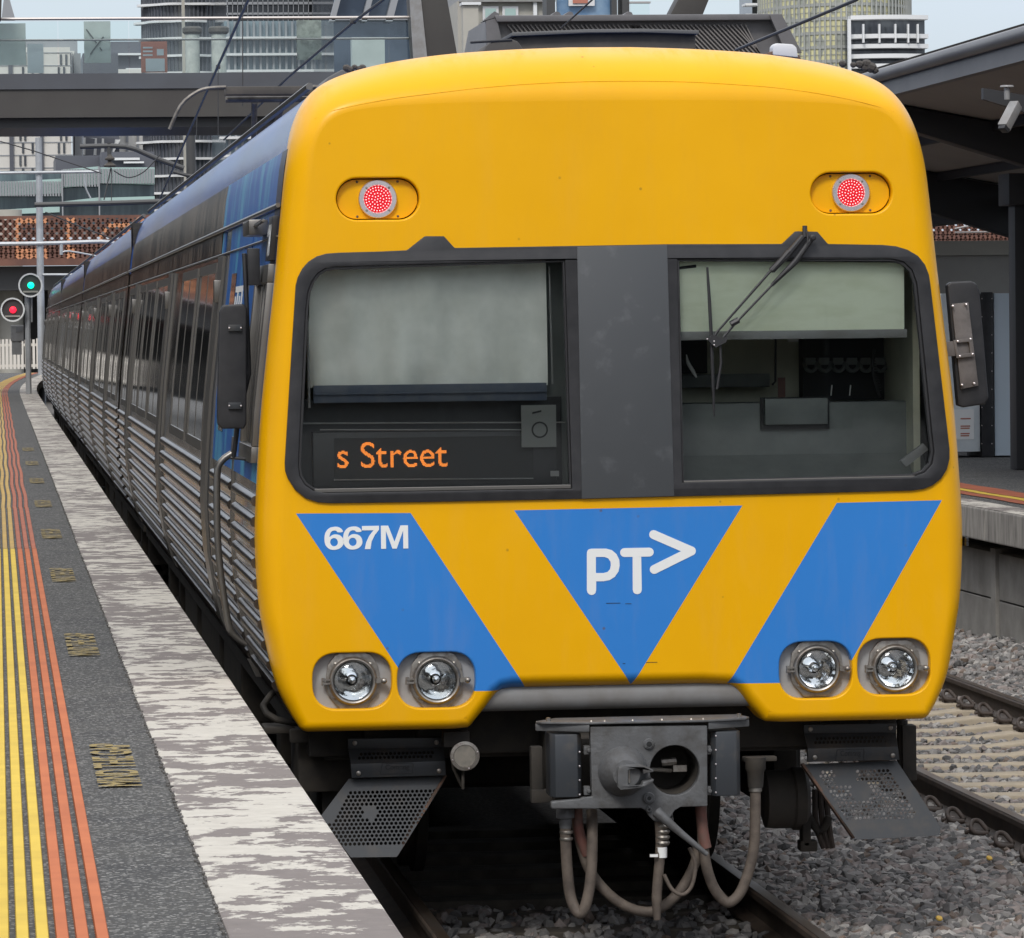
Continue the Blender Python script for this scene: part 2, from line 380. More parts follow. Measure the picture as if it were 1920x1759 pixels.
# worn white paint on the coping
def worn():
    m = mat('worn_white_paint', (.27, .235, .215), .8, bump=.25, bs=70)
    t = m.node_tree; b = bsdf(m); tcn = N(t, 'ShaderNodeTexCoord')
    def noise(scale, st, det, ro=.6):
        mp = N(t, 'ShaderNodeMapping'); mp.inputs['Scale'].default_value = st; t.links.new(tcn.outputs['Object'], mp.inputs[0])
        n = N(t, 'ShaderNodeTexNoise'); n.inputs['Scale'].default_value = scale; n.inputs['Detail'].default_value = det; n.inputs['Roughness'].default_value = ro
        t.links.new(mp.outputs[0], n.inputs['Vector']); return n.outputs['Fac']
    n1 = noise(5.6, (1.0, 1.0, 1), 12, .70); n2 = noise(1.1, (1, .8, 1), 3)
    ad = N(t, 'ShaderNodeMath', operation='MULTIPLY_ADD'); t.links.new(n2, ad.inputs[0]); ad.inputs[1].default_value = .45; t.links.new(n1, ad.inputs[2])
    g = N(t, 'ShaderNodeMapRange'); g.inputs['From Min'].default_value = .722; g.inputs['From Max'].default_value = .734; t.links.new(ad.outputs[0], g.inputs[0])
    n4 = noise(14, (1, 1, 1), 6); base = N(t, 'ShaderNodeMix', data_type='RGBA'); t.links.new(n4, base.inputs['Factor']); base.inputs['A'].default_value = (.15, .13, .12, 1); base.inputs['B'].default_value = (.235, .205, .19, 1)
    wh = N(t, 'ShaderNodeMix', data_type='RGBA'); t.links.new(n4, wh.inputs['Factor']); wh.inputs['A'].default_value = (.42, .39, .34, 1); wh.inputs['B'].default_value = (.64, .61, .54, 1)
    mx_ = N(t, 'ShaderNodeMix', data_type='RGBA'); t.links.new(g.outputs[0], mx_.inputs['Factor']); t.links.new(base.outputs['Result'], mx_.inputs['A']); t.links.new(wh.outputs['Result'], mx_.inputs['B'])
    t.links.new(mx_.outputs['Result'], b.inputs['Base Color']); return m
M['worn'] = worn()
M['ballastbase'] = mat('ballast_ground', (.13, .12, .11), .95, c2=(.05, .047, .043), ns=35, det=6, bump=.9, bs=40)

g = MB(); g.add([(-700, -200, -.42), (900, -200, -.42), (900, 2600, -.42), (-700, 2600, -.42)], [(0, 1, 2, 3)])
struct(g.build('ground', 'ballastbase', smooth=0))

# left platform: asphalt sheet, coping slabs, wall
def strip(mb, xa, xb, y0, y1, z, step=4., thick=None):
    n = max(1, int((y1-y0)/step)); vs = []
    for i in range(n+1):
        Y = y0+(y1-y0)*i/n; c = curve_x(Y); vs += [(xa+c, Y, z), (xb+c, Y, z)]
    fs = [(2*i, 2*i+1, 2*i+3, 2*i+2) for i in range(n)]
    mb.add(vs, fs); return mb
mb = MB(); vs = []; fs = []
ys_ = [-26, -14, 0, 20, 40, 60, 80]+list(range(90, 152, 4))
for Y in ys_:
    c = curve_x(Y); vs += [(-16, Y, PZ-.006), (-2.10+c, Y, PZ-.006)]
fs = [(2*i, 2*i+1, 2*i+3, 2*i+2) for i in range(len(ys_)-1)]
mb.add(vs, fs)
plat = struct(mb.build('platform', 'asphalt', smooth=0))
mb = MB()
y = -13.2
while y < 150:
    y1 = y+4.3; n = 1 if y < 86 else 3
    for i in range(n):
        a0 = y+(y1-y)*i/n; a1 = y+(y1-y)*(i+1)/n-(.006 if i == n-1 else 0); c0, c1 = curve_x(a0), curve_x(a1)
        wv = random.uniform(-.004, .004)
        mb.add([(-2.115+c0, a0, PZ-.22), (EDGE+c0, a0, PZ-.22), (EDGE+c1, a1, PZ-.22), (-2.115+c1, a1, PZ-.22),
                (-2.115+c0+wv, a0, PZ), (EDGE+c0, a0, PZ), (EDGE+c1, a1, PZ), (-2.115+c1-wv, a1, PZ)],
               [(0, 3, 2, 1), (4, 5, 6, 7), (0, 1, 5, 4), (1, 2, 6, 5), (2, 3, 7, 6), (3, 0, 4, 7)])
    y = y1
mb.build('coping', 'worn', plat, bevel=.008, smooth=0)
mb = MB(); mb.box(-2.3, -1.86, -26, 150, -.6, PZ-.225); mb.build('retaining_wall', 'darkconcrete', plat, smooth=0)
# crumbly seam between asphalt and coping
mb = MB(); y = -12.
while y < 60:
    l = random.uniform(.02, .06); x = -2.116+random.uniform(-.007, .006); s = random.uniform(.004, .011)
    mb.box(x-s/2, x+s/2, y, y+l, PZ-.01, PZ+random.uniform(-.004, .003)); y += l+random.uniform(0, .05)
mb.build('seam', 'darkconcrete', plat, smooth=0)
# tactile ridged strips
M['tac_y'] = mat('tactile_yellow', (.66, .47, .06), .65, c2=(.56, .39, .05), ns=4)
M['tac_o'] = mat('tactile_orange', (.50, .145, .05), .65, c2=(.42, .115, .04), ns=4)
M['tac_y_old'] = mat('tactile_yellow_worn', (.50, .32, .07), .65, c2=(.38, .25, .08), ns=5)
M['tac_o_old'] = mat('tactile_orange_worn', (.40, .115, .05), .65, c2=(.30, .085, .045), ns=5)
def tact(x, y0, y1, pitch, m):
    mb = MB(); n = int((y1-y0)/pitch); vs = []; fs = []
    for i in range(n+1):
        Y = y0+pitch*i; c = curve_x(Y)+(0 if Y < 20 else .006*math.sin(Y*.9)); k = i % 2; wd = .0172 if k else .0138; z = PZ+(.0095 if k else .0025)
        vs += [(x+c-wd, Y, PZ-.004), (x+c-wd+.002, Y, z), (x+c+wd-.002, Y, z), (x+c+wd, Y, PZ-.004)]
    for i in range(n):
        for k in range(3): fs.append((4*i+k, 4*i+k+1, 4*i+4+k+1, 4*i+4+k))
    mb.add(vs, fs); o = mb.build('tactile_strip', m, plat, smooth=0, normals=False)
for i in range(9):
    x = -2.427-.0497*i
    tact(x, -13, 12.4, .024, 'tac_o' if i < 3 else 'tac_y')
    tact(x-.002, 12.55, 148, .05, 'tac_o_old' if i < 3 else 'tac_y_old')
# stencilled warning, repeated along the platform
M['stencil'] = mat('stencil_yellow', (.30, .225, .08), .8, c2=(.065, .062, .055), ns=38, thr=(.50, .64))
for k, yy in enumerate((-4.53, 1.75, 8.2, 14.1, 20.2, 26.5, 32.8, 39.1)):
    text_obj('warning_lettering', 'MIND THE GAP', .1, (lambda u, v, w_, yy=yy: (-2.205-v, yy+u, PZ+.001)), 'stencil', plat, width=1.6, height=.15, offset=.0025)

# right platform
P2 = 5.2
mb = MB(); mb.add([(P2+.32, -5, PZ-.004), (30, -5, PZ-.004), (30, 140, PZ-.004), (P2+.32, 140, PZ-.004)], [(0, 1, 2, 3)])
plat2 = struct(mb.build('platform', 'asphalt', smooth=0))
mb = MB(); y = -5
while y < 120:
    mb.box(P2, P2+.335, y, y+2.69, PZ-.26, PZ); y += 2.7
M['coping2'] = mat('coping_side_stained', (.34, .32, .29), .85, c2=(.14, .13, .12), ns=5, det=8, stretch=(1, 2.5, .5), thr=(.4, .7), bump=.3)
mb.build('coping', 'coping2', plat2, bevel=.012, smooth=0)
mb = MB(); strip(mb, P2+.01, P2+.30, -5, 88, PZ+.004); mb.build('edge_line', 'worn', plat2, smooth=0)
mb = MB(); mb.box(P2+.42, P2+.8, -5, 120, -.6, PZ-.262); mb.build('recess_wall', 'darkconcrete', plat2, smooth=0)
M['blocks'] = mat('retaining_block', (.32, .31, .285), .9, c2=(.19, .18, .165), ns=2, det=8, stretch=(1, 1, 1), bump=.25, bs=40)
mb = MB(); y = 8.
k = 0
while y < 45:
    for (z0, z1) in ((-.5, -.02), (-.006, .33), (.344, .72)):
        mb.box(P2+.20, P2+.42, y, y+2.86, z0, z1)
    mb.box(P2+.17, P2+.44, y+2.87, y+3.05, -.5, .76); y += 3.06
mb.build('block_wall', 'blocks', plat2, smooth=0, bevel=.006)
# painted safety lines, slightly ragged, on the right platform
for (xa, xb, m, nm) in ((5.98, 6.25, 'tac_o_old', 'safety_line'), (5.86, 5.96, 'tac_y', 'safety_line'), (5.70, 5.84, 'tac_o_old', 'safety_line')):
    mb = MB(); Y = -4.; vs = []; n = 0
    while Y < 80:
        k0 = .022*math.sin(Y*3.1)+random.uniform(-.012, .012); vs += [(xa+k0*.4, Y, PZ+.003), (xb+k0*.5, Y, PZ+.003)]; Y += .18; n += 1
    mb.add(vs, [(2*i, 2*i+1, 2*i+3, 2*i+2) for i in range(n-1)]); mb.build(nm, m, plat2, smooth=0)

# rails
M['railside'] = mat('rail_brown', (.085, .062, .048), .65, .2, c2=(.05, .04, .034), ns=8)
M['railtop'] = mat('rail_head', (.30, .26, .23), .32, .9, c2=(.24, .17, .12), ns=5, stretch=(3, .3, 1))
prof = [(-.07, -.16), (.07, -.16), (.07, -.148), (.012, -.128), (.010, -.05), (.034, -.038), (.035, -.012), (.028, -.003), (0, 0), (-.028, -.003), (-.035, -.012), (-.034, -.038), (-.010, -.05), (-.012, -.128), (-.07, -.148)]
def rail(x, label, y0=-22, y1=150):
    ys = [y0]+list(range(0, y1+1, 6)); mb = MB(); n = len(prof); vs = []; fs = []
    for Y in ys:
        for (px, pz) in prof: vs.append((px+curve_x(Y), Y, pz))
    for i in range(len(ys)-1):
        for k in range(n): fs.append((i*n+k, i*n+(k+1) % n, (i+1)*n+(k+1) % n, (i+1)*n+k))
    r = thing('rail', label, 'rail', (x, 0, 0), 'rails')
    BASE.pop(r.name)
    mb.add(vs, fs); mb.build('rail_bar', 'railside', r, smooth=20)
    mb = MB(); vs = []
    for Y in ys: vs += [(-.026+curve_x(Y), Y, .0006), (.026+curve_x(Y), Y, .0006)]
    mb.add(vs, [(2*i, 2*i+1, 2*i+3, 2*i+2) for i in range(len(ys)-1)]); mb.build('running_surface', 'railtop', r, smooth=0)
TR2 = 3.47
rail(-.8, 'steel rail in the dark gap right beside the left platform edge')
rail(.8, 'dark rail under the yellow train, the one on the gravel side')
rail(TR2-.82, 'brown rail of the empty track nearer to the yellow train')
rail(TR2+.82, 'brown rail of the empty track nearer to the far platform wall')

# sleepers with spring clips
M['sleeper'] = mat('sleeper_concrete', (.46, .39, .29), .9, c2=(.36, .31, .24), ns=6, bump=.3, bs=50)
M['clip'] = mat('rail_clip_rust', (.075, .055, .045), .7, c2=(.05, .04, .035), ns=40)
def clip_mb(sx):
    mb = MB(); pts = []
    for k in range(9):
        a_ = math.pi*(k/8)*1.15-.2; pts.append((sx*(.115+.0*k), -.055+.035*k/1.6-.02, -.135+.055*math.sin(a_)+.02))
    pts = [(sx*.09, -.07, -.135), (sx*.16, -.075, -.13), (sx*.175, -.03, -.10), (sx*.15, .02, -.075), (sx*.115, .03, -.08), (sx*.095, .0, -.105), (sx*.085, -.03, -.13), (sx*.14, .045, -.135), (sx*.19, .055, -.14)]
    mb.tube(pts, .013, 8, 4); mb.box(*sorted((sx*.10, sx*.17)), -.03, .05, -.165, -.125)
    return mb
def make_sleeper():
    r = thing('sleeper', 'pale concrete sleeper of the empty track', 'sleeper', (0, 0, 0), 'concrete sleepers of the empty track')
    BASE.pop(r.name)
    mb = MB(); f = lambda u, v, y: (u, y, v)
    # tapered top profile: higher at the rail seats
    xs = [-1.28, -1.12, -.98, -.62, -.35, .35, .62, .98, 1.12, 1.28]; zt = [-.20, -.168, -.160, -.160, -.19, -.19, -.160, -.160, -.168, -.20]
    vs = []
    for x, z in zip(xs, zt): vs += [(x, -.13, -.36), (x, -.105, z), (x, .105, z), (x, .13, -.36)]
    fs = []
    for i in range(len(xs)-1):
        for k in range(3): fs.append((4*i+k, 4*i+k+1, 4*i+5+k, 4*i+4+k))
    fs += [(0, 1, 2, 3), tuple(4*(len(xs)-1)+q for q in (3, 2, 1, 0))]
    mb.add(vs, fs); mb.build('sleeper_body', 'sleeper', r, bevel=.012, smooth=0)
    for rx in (-.82, .82):
        for s in (-1, 1):
            c = clip_mb(s); c.v = [(p[0]+rx-s*.02, p[1], p[2]) for p in c.v]; c.build('rail_clip', 'clip', r, smooth=50)
    return r
slp = make_sleeper(); SY = .62
first = True; Y = -3.6; SLEEPERS = []
while Y < 46:
    o = slp if first else copy_tree(slp); first = False
    o.location = (TR2, Y, 0); SLEEPERS.append(Y); Y += SY
# sleepers under the train: seen only as faint pale bars
M['sleeperdark'] = mat('sleeper_dark_tone', (.12, .105, .085), .95, c2=(.07, .06, .05), ns=6)  # darker tone than the sleepers of the empty track
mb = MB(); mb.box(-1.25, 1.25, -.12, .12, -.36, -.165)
s0 = mb.build('sleeper', 'sleeperdark', bevel=.01, smooth=0); tag(s0, 'dark sleeper under the yellow train', 'sleeper', 'sleepers under the train')
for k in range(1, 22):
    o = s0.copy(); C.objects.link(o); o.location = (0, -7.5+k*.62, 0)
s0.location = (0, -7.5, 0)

# ballast stones: thousands of angular stones as one mesh
def stones(name, boxes, base_z, mats, seed, label=None):
    r_ = np.random.default_rng(seed)
    ico = bmesh.new(); bmesh.ops.create_icosphere(ico, subdivisions=1, radius=1.); V0 = np.array([v_.co[:] for v_ in ico.verts]); F0 = np.array([[v_.index for v_ in f_.verts] for f_ in ico.faces]); ico.free()
    shapes = []
    for k in range(14):
        q = V0*(1+r_.uniform(-.34, .22, (len(V0), 1))); q = np.sign(q)*np.abs(q)**.85; shapes.append(q)
    Vs, Fs, Ms = [], [], []; off = 0
    for (x0, x1, y0, y1, dens, s0_, s1_, zf) in boxes:
        n = int((x1-x0)*(y1-y0)*dens)
        P = np.stack([r_.uniform(x0, x1, n), r_.uniform(y0, y1, n)], 1)
        for i in range(n):
            s = r_.uniform(s0_, s1_)
            sc = np.array([s, s*r_.uniform(.6, 1), s*r_.uniform(.45, .8)])
            A = r_.normal(size=(3, 3)); Q, _ = np.linalg.qr(A)
            q = (shapes[r_.integers(14)]*sc)@(Q if r_.random() < .5 else np.array([[math.cos(i), math.sin(i), 0], [-math.sin(i), math.cos(i), 0], [.1, .1, 1]]))
            z = zf(P[i, 0], P[i, 1])+r_.uniform(-.022, .018)
            Vs.append(q+np.array([P[i, 0], P[i, 1], z])); Fs.append(F0+off); off += len(V0)
            Ms.append(np.full(len(F0), r_.choice(len(mats), p=[.34, .26, .2, .14, .06])))
    Vs = np.concatenate(Vs); Fs = np.concatenate(Fs); Ms = np.concatenate(Ms)
    me = bpy.data.meshes.new(name); me.vertices.add(len(Vs)); me.vertices.foreach_set('co', Vs.astype(np.float32).ravel())
    me.loops.add(Fs.size); me.loops.foreach_set('vertex_index', Fs.astype(np.int32).ravel())
    me.polygons.add(len(Fs)); me.polygons.foreach_set('loop_start', np.arange(0, Fs.size, 3, dtype=np.int32))
    me.update(calc_edges=True); me.validate()
    for m_ in mats: me.materials.append(m_)
    me.polygons.foreach_set('material_index', Ms.astype(np.int32)); me.polygons.foreach_set('use_smooth', [False]*len(me.polygons))
    o = bpy.data.objects.new(name, me); C.objects.link(o); return o
SM = [mat('stone_%s' % n_, c1_, .85, c2=c2_, ns=18) for n_, c1_, c2_ in (('grey', (.27, .26, .25), (.19, .18, .175)), ('dark', (.15, .145, .145), (.10, .10, .098)),
      ('mauve', (.29, .25, .235), (.20, .175, .165)), ('pale', (.42, .40, .375), (.30, .285, .27)), ('brown', (.20, .15, .12), (.15, .12, .10)))]
near = lambda x, y: -.175
def shoulder(x, y): return -.20
def between(x, y):
    k = min(abs(y-s_) for s_ in SLEEPERS); return -.215 if k > .14 else -.33
def slope(x, y): return -.17+max(0, x-4.6)*.22+.03*math.sin(y*2.)
st = stones('ballast', [(.9, 2.6, -9, 7, 900, .022, .050, near), (2.60, 4.35, -5, 16, 560, .020, .042, between), (4.25, 5.5, 0, 30, 520, .024, .05, slope),
                        (1.4, 2.6, 7, 14, 300, .025, .05, near), (2.75, 4.2, 16, 30, 200, .03, .05, between), (-.75, .78, -8.5, 2, 240, .022, .045, near)], 0, SM, 11)
struct(st, 'stuff')
# two yellow discs lying on the stones
for k, (px, py) in enumerate(((1761, 1722), (1855, 1609))):
    d = MC.T @ np.array([(px-W/2)/F, (H/2-py)/F, -1.]); q = CAM+(-.12-CAM[2])/d[2]*d
    o = MB().lathe((q[0], q[1], q[2]), [(.001, -.006), (.014, -.006), (.017, 0), (.014, .006), (.001, .006)], 14, (0.2, -.5, .9)).build('marker_disc', 'gold')
    tag(o, ('small yellow disc lying on the grey ballast near the bottom edge', 'small yellow disc at the end of a sleeper beside the clipped rail')[k], 'disc', 'yellow discs on the ballast')
# ================================================================== THE TRAIN: front car
WZ = [(.885, 1.385), (.95, 1.425), (1.06, 1.475), (1.24, 1.518), (1.43, 1.548), (1.69, 1.560), (1.92, 1.550), (2.25, 1.526), (2.57, 1.490), (2.85, 1.457), (3.09, 1.432),
      (3.32, 1.405), (3.48, 1.373), (3.60, 1.318), (3.68, 1.24), (3.735, 1.12), (3.78, .94), (3.815, .70), (3.835, .42), (3.845, .14)]
def wz(z):
    for (z0, w0), (z1, w1) in zip(WZ, WZ[1:]):
        if z <= z1: return w0+(w1-w0)*max(0, (z-z0))/(z1-z0)
    return WZ[-1][1]
half = [(w_, z_) for z_, w_ in WZ]
LB = 'yellow and blue nosed front car of the commuter train at the platform'
car = thing('train_car', LB, 'train car', (0, 0, 0), 'cars of the train'); BASE.pop(car.name)

# outline of the nose, anticlockwise from lower right corner, symmetric, with the notch over the coupler
right = cr_spline(half, 5); left = [(-x, z) for x, z in right[::-1]]
NZ, BZ = 1.040, .885                      # notch ceiling, bottom edge
bottom = [(-1.372, .874)]+[(-1.355+i*.07, BZ-.017) for i in range(10)]+[(-.655, .873), (-.64, .884), (-.57, .965), (-.525, 1.018), (-.50, 1.034), (-.46, NZ)]
bottom += [(-.46+i*.092, NZ) for i in range(1, 10)]
bottom += [(-x, z) for x, z in bottom[:16][::-1]]
outl = right+left+bottom
# remove near duplicates
o2 = []
for p in outl:
    if not o2 or math.hypot(p[0]-o2[-1][0], p[1]-o2[-1][1]) > .004: o2.append(p)
outl = o2; n = len(outl)
nrm = []
for i in range(n):
    p, q = outl[i-1], outl[(i+1) % n]; dx_, dz_ = q[0]-p[0], q[1]-p[1]; l = math.hypot(dx_, dz_); nrm.append((-dz_/l, dx_/l))   # inward
cenx, cenz = 0, 2.3
if nrm[20][0] > 0: nrm = [(-a_, -b_) for a_, b_ in nrm]
def rr_(i):
    x, z = outl[i]; top = max(0., min(1., (z-3.35)/.42)); top = top*top*(3-2*top)
    low = 1. if z > 1.15 else max(0., (z-.9)/.25)
    return (.045+(.03+.03*max(0., min(1., (z-1.3)/.5)))*low+.30*top, .07+.09*low+.34*top)
S = [rr_(i) for i in range(n)]
for _ in range(3): S = [tuple((S[i-1][d]+2*S[i][d]+S[(i+1) % n][d])/4 for d in (0, 1)) for i in range(n)]
def inner_pt(i):
    x, z = outl[i]; a_ = (outl[i][0]+nrm[i][0]*S[i][0], outl[i][1]+nrm[i][1]*S[i][0])
    t = max(0., z-3.25); b_ = (x*.928, z-.72*t*t); k = min(1., max(0., (z-1.35)/.6))
    return (a_[0]*(1-k)+b_[0]*k, a_[1]*(1-k)+b_[1]*k)
INN = [inner_pt(i) for i in range(n)]
def dep(i):
    z = outl[i][1]; t = min(1, max(0, (z-3.25)/.58)); t = t*t*(3-2*t); low = min(1, max(0, (z-.88)/.4)); return .06+.10*low+.28*t
DEP = [dep(i) for i in range(n)]
rings = []; K = 14
def seam_y(z): return .25+.34*max(0, min(1, (z-3.3)/.5))
rings.append([(outl[i][0], seam_y(outl[i][1]), outl[i][1]) for i in range(n)])
for k in range(K+1):
    a_ = math.pi/2*k/K; u = 1-math.cos(a_)
    rings.append([(outl[i][0]*(1-u)+INN[i][0]*u, DEP[i]*(1-math.sin(a_)), outl[i][1]*(1-u)+INN[i][1]*u) for i in range(n)])
rings.append([(p[0]*.998, 0., 2.2+(p[2]-2.2)*.9985) for p in rings[-1]])
inner = [(p[0], p[2]) for p in rings[-1]]

# holes in the nose
TLs = [(xz(634, 373)[0], xz(783, 373)[0], 373, 708), (xz(1529, 361)[0], xz(1669, 361)[0], 361, 1595)]
slots = []
for (x0p, x1p, y0p, y1p) in ((626, 791, 331, 415), (1521, 1672, 320, 404)):
    (xa, zb), (xb, za) = xz(x0p, y1p), xz(x1p, y0p); m_ = (xa+xb)/2; hw_ = .187; zc = (za+zb)/2
    slots.append(rrect(m_-hw_, m_+hw_, zc-.097, zc+.097, .0965, 10))
bowls = []
for (x0p, x1p, y0p, y1p) in ((584, 737, 1220, 1334), (743, 894, 1219, 1332), (1459, 1600, 1199, 1314), (1606, 1747, 1193, 1307)):
    (xa, zb), (xb, za) = xz(x0p, y1p), xz(x1p, y0p); bowls.append(rrect(xa, xb, zb, za, .115, 8, 2.25))
def C6(l): return [(530+X/3.31, 430+Y/3.31) for X, Y in l]
def C7(l): return [(1230+X/2.783, 400+Y/2.783) for X, Y in l]
Lout = C6([(12, 1450), (45, 900), (80, 350), (92, 300), (120, 245), (160, 200), (210, 168), (270, 151), (350, 145), (600, 138), (770, 130)])+[(796, 443), (832, 443), (852, 465), (1085, 461)]
Rout = [(1250, 458)]+C7([(655, 160), (725, 94), (840, 96), (895, 160), (1180, 165), (1250, 172), (1310, 190), (1365, 222), (1402, 268), (1422, 320), (1430, 370), (1480, 800), (1530, 1230), (1530, 1280), (1516, 1335), (1485, 1385), (1440, 1420), (1395, 1438), (1330, 1447), (700, 1463)])
Bot = [(1262, 931), (1092, 935.5)]+C6([(900, 1692), (300, 1700), (220, 1695), (140, 1668), (75, 1615), (30, 1545), (14, 1500)])
surround = [xz(*p) for p in Lout+Rout+Bot]
GL = [xz(*p) for p in C6([(95, 1460), (140, 500), (155, 385), (180, 320), (215, 272), (265, 242), (330, 232), (1750, 190), (1795, 1610), (260, 1635), (190, 1622), (135, 1585), (103, 1530)])]
GR = [xz(*p) for p in C7([(110, 240), (1230, 238), (1290, 252), (1335, 295), (1360, 365), (1400, 760), (1440, 1160), (1450, 1240), (1438, 1310), (1400, 1352), (1335, 1376), (135, 1405)])]
def grow(poly, d):
    cxm = sum(p[0] for p in poly)/len(poly); czm = sum(p[1] for p in poly)/len(poly); res = []
    for i in range(len(poly)):
        p, q = poly[i-1], poly[(i+1) % len(poly)]; tx, tz = q[0]-p[0], q[1]-p[1]; l = math.hypot(tx, tz); nx_, nz_ = tz/l, -tx/l
        if nx_*(poly[i][0]-cxm)+nz_*(poly[i][1]-czm) < 0: nx_, nz_ = -nx_, -nz_
        res.append((poly[i][0]+nx_*d, poly[i][1]+nz_*d))
    return res
face_open = grow(surround, -.012)
mb = MB(); vs = [p for r_ in rings for p in r_]; fs = []
for k in range(len(rings)-1):
    for i in range(n): fs.append((k*n+i, k*n+(i+1) % n, (k+1)*n+(i+1) % n, (k+1)*n+i))
holes = [face_open]+[grow(h, .004) for h in slots+bowls]
tri = geometry.tessellate_polygon([[Vector((p[0], p[1], 0)) for p in pl] for pl in [inner]+holes])
base = (len(rings)-1)*n; idx = [base+i for i in range(n)]
for h in holes:
    idx += [len(vs)+i for i in range(len(h))]; vs += [(p[0], 0., p[1]) for p in h]
for t3 in tri: fs.append(tuple(idx[i] for i in t3))
o_ = len(rings)*n
for h in holes[1:]:
    pass
pos = o_+len(face_open)
for h in slots+bowls:                    # rolled lips and side walls of the lamp recesses
    m_ = len(h); prev = pos
    for (ins, yy) in ((0., 0.), (-.003, .0012), (-.006, .005), (-.007, .012), (-.007, .062)):
        q = grow(h, ins); st_ = len(vs); vs += [(p[0], yy, p[1]) for p in q]
        for i in range(m_): fs.append((prev+i, prev+(i+1) % m_, st_+(i+1) % m_, st_+i))
        prev = st_
    pos += m_
mb.add(vs, fs)
nose = mb.build('nose_shell', 'nose', car, smooth=38)
# seam lines moulded in the shell
nbv = BVHTree.FromPolygons([v_.co for v_ in nose.data.vertices], [tuple(p_.vertices) for p_ in nose.data.polygons])
cpx = [(590, 223), (627, 207), (690, 193), (750, 183), (830, 173), (900, 165), (1000, 157), (1100, 153), (1200, 152), (1300, 154), (1400, 160), (1450, 164), (1520, 173), (1586, 185), (1640, 198), (1677, 210)]
cps = []
for (px, py) in cpx:
    dd = (at(px, py, 0)-Vector(CAM)).normalized(); h_ = nbv.ray_cast(Vector(CAM), dd)[0]
    if h_ is not None: cps.append(h_-dd*.0005)
MB().tube(cps, .0016, 6, 4).build('crown_seam', 'yellow', nose)
for sp_ in (((527, 511), (540, 511), (556, 511)), ((497, 893), (515, 893), (536, 894)), ((1744, 495), (1756, 495), (1764, 494)), ((1783, 869), (1795, 869), (1808, 868))):
    q_ = []
    for (px, py) in sp_:
        dd = (at(px, py, 0)-Vector(CAM)).normalized(); h_ = nbv.ray_cast(Vector(CAM), dd)[0]
        if h_ is not None: q_.append(h_)
    if len(q_) > 1: MB().tube(q_, .0016, 6).build('moulding_seam', 'yellow', nose)
# unit number and operator mark, vinyl 1.5 mm proud
YV = -.0018
def face_xy(x0, z0): return lambda u, v, w_: (x0+u, YV-w_, z0+v)
(x0_, z0_), (x1_, z1_) = xz(608, 1031), xz(765, 985)
def bold6(ox):
    outer = cr_spline([(.52, .985), (.30, .93), (.12, .74), (.07, .47), (.12, .20), (.30, .03), (.54, -.01), (.78, .05), (.94, .20), (.965, .34), (.92, .50), (.78, .62), (.56, .66), (.40, .61), (.31, .545),
                       (.335, .68), (.41, .79), (.53, .825), (.64, .80), (.70, .745), (.93, .765), (.86, .90), (.71, .975)], 4, True)
    hole = cr_spline([(.51, .50), (.63, .46), (.695, .34), (.66, .21), (.53, .145), (.40, .19), (.335, .32), (.38, .45)], 4, True)
    return ([(ox+p[0]*.105*.86, p[1]*.106) for p in outer], [(ox+p[0]*.105*.86, p[1]*.106) for p in hole])
Hh = z1_-z0_; Wt = x1_-x0_
mb = MB(); tr = lambda p: (x0_+p[0]*Wt/.355, z0_+p[1]*Hh/.106)
for ox in (0., .079):
    a6, h6 = bold6(ox-.005); mb.plate([tr(p) for p in a6], [[tr(p) for p in h6]], YV, .0005)
mb.plate([tr((.160+p[0]*.001, p[1]*.001)) for p in [(0, 106), (72, 106), (72, 88), (54, 64), (40, 34), (35, 0), (11, 0), (17, 30), (30, 60), (49, 86), (0, 86)]], [], YV, .0005)
mb.plate([tr((.240+p[0]*.001, p[1]*.001)) for p in [(0, 0), (0, 106), (31, 106), (57, 32), (83, 106), (115, 106), (115, 0), (94, 0), (94, 82), (66, 0), (48, 0), (21, 82), (21, 0)]], [], YV, .0005)
mb.build('unit_number', 'white', nose, smooth=0)
def LG(X, Y): return xz(940+X/3.742, 930+Y/3.742)
mb = MB(); sw = 31.5/3.742/435
mb.plate([LG(*p) for p in [(600, 662), (600, 400), (604, 384), (614, 374), (632, 370), (735, 370), (775, 380), (808, 408), (827, 448), (830, 486), (822, 530), (795, 568), (760, 590), (718, 598), (665, 599), (665, 662), (659, 682), (647, 692), (633, 695), (618, 691), (606, 680)]],
         [[LG(*p) for p in [(663, 428), (725, 428), (750, 438), (766, 462), (768, 487), (762, 515), (745, 533), (715, 541), (663, 541)]]], YV, .0005)
mb.plate(stroke([LG(864, 397), LG(1038, 394)], sw), [], YV, .0005)
mb.plate([LG(*p) for p in [(921, 427), (981, 427), (985, 658), (980, 676), (968, 686), (953, 689), (938, 686), (927, 676), (922, 658)]], [], YV, .0005)
mb.plate(stroke([LG(1068, 271), LG(1334, 386), LG(1072, 516)], sw), [], YV, .0005)
mb.build('operator_mark', 'white', nose, smooth=0)
# scuffs on the paint
mb = MB()
for (px, py, ln) in ((1150, 1131, 28), (1178, 1132, 12), (1222, 1242, 22), (1170, 1244, 5)):
    p = at(px, py); mb.box(p.x-ln/900, p.x+ln/900, -.0012, .001, p.z-.0012, p.z+.0012)
mb.build('paint_scuff', 'black', nose, smooth=0)
mb = MB()
for (px, py, w_, h_) in ((1812, 1012, 3, 5), (1812, 1020, 3, 4)):
    p = at(px, py, .12); mb.box(p.x-.004, p.x+.006, .10, .14, p.z-.008, p.z+.008)
mb.build('paint_mark', 'black', nose, smooth=0)

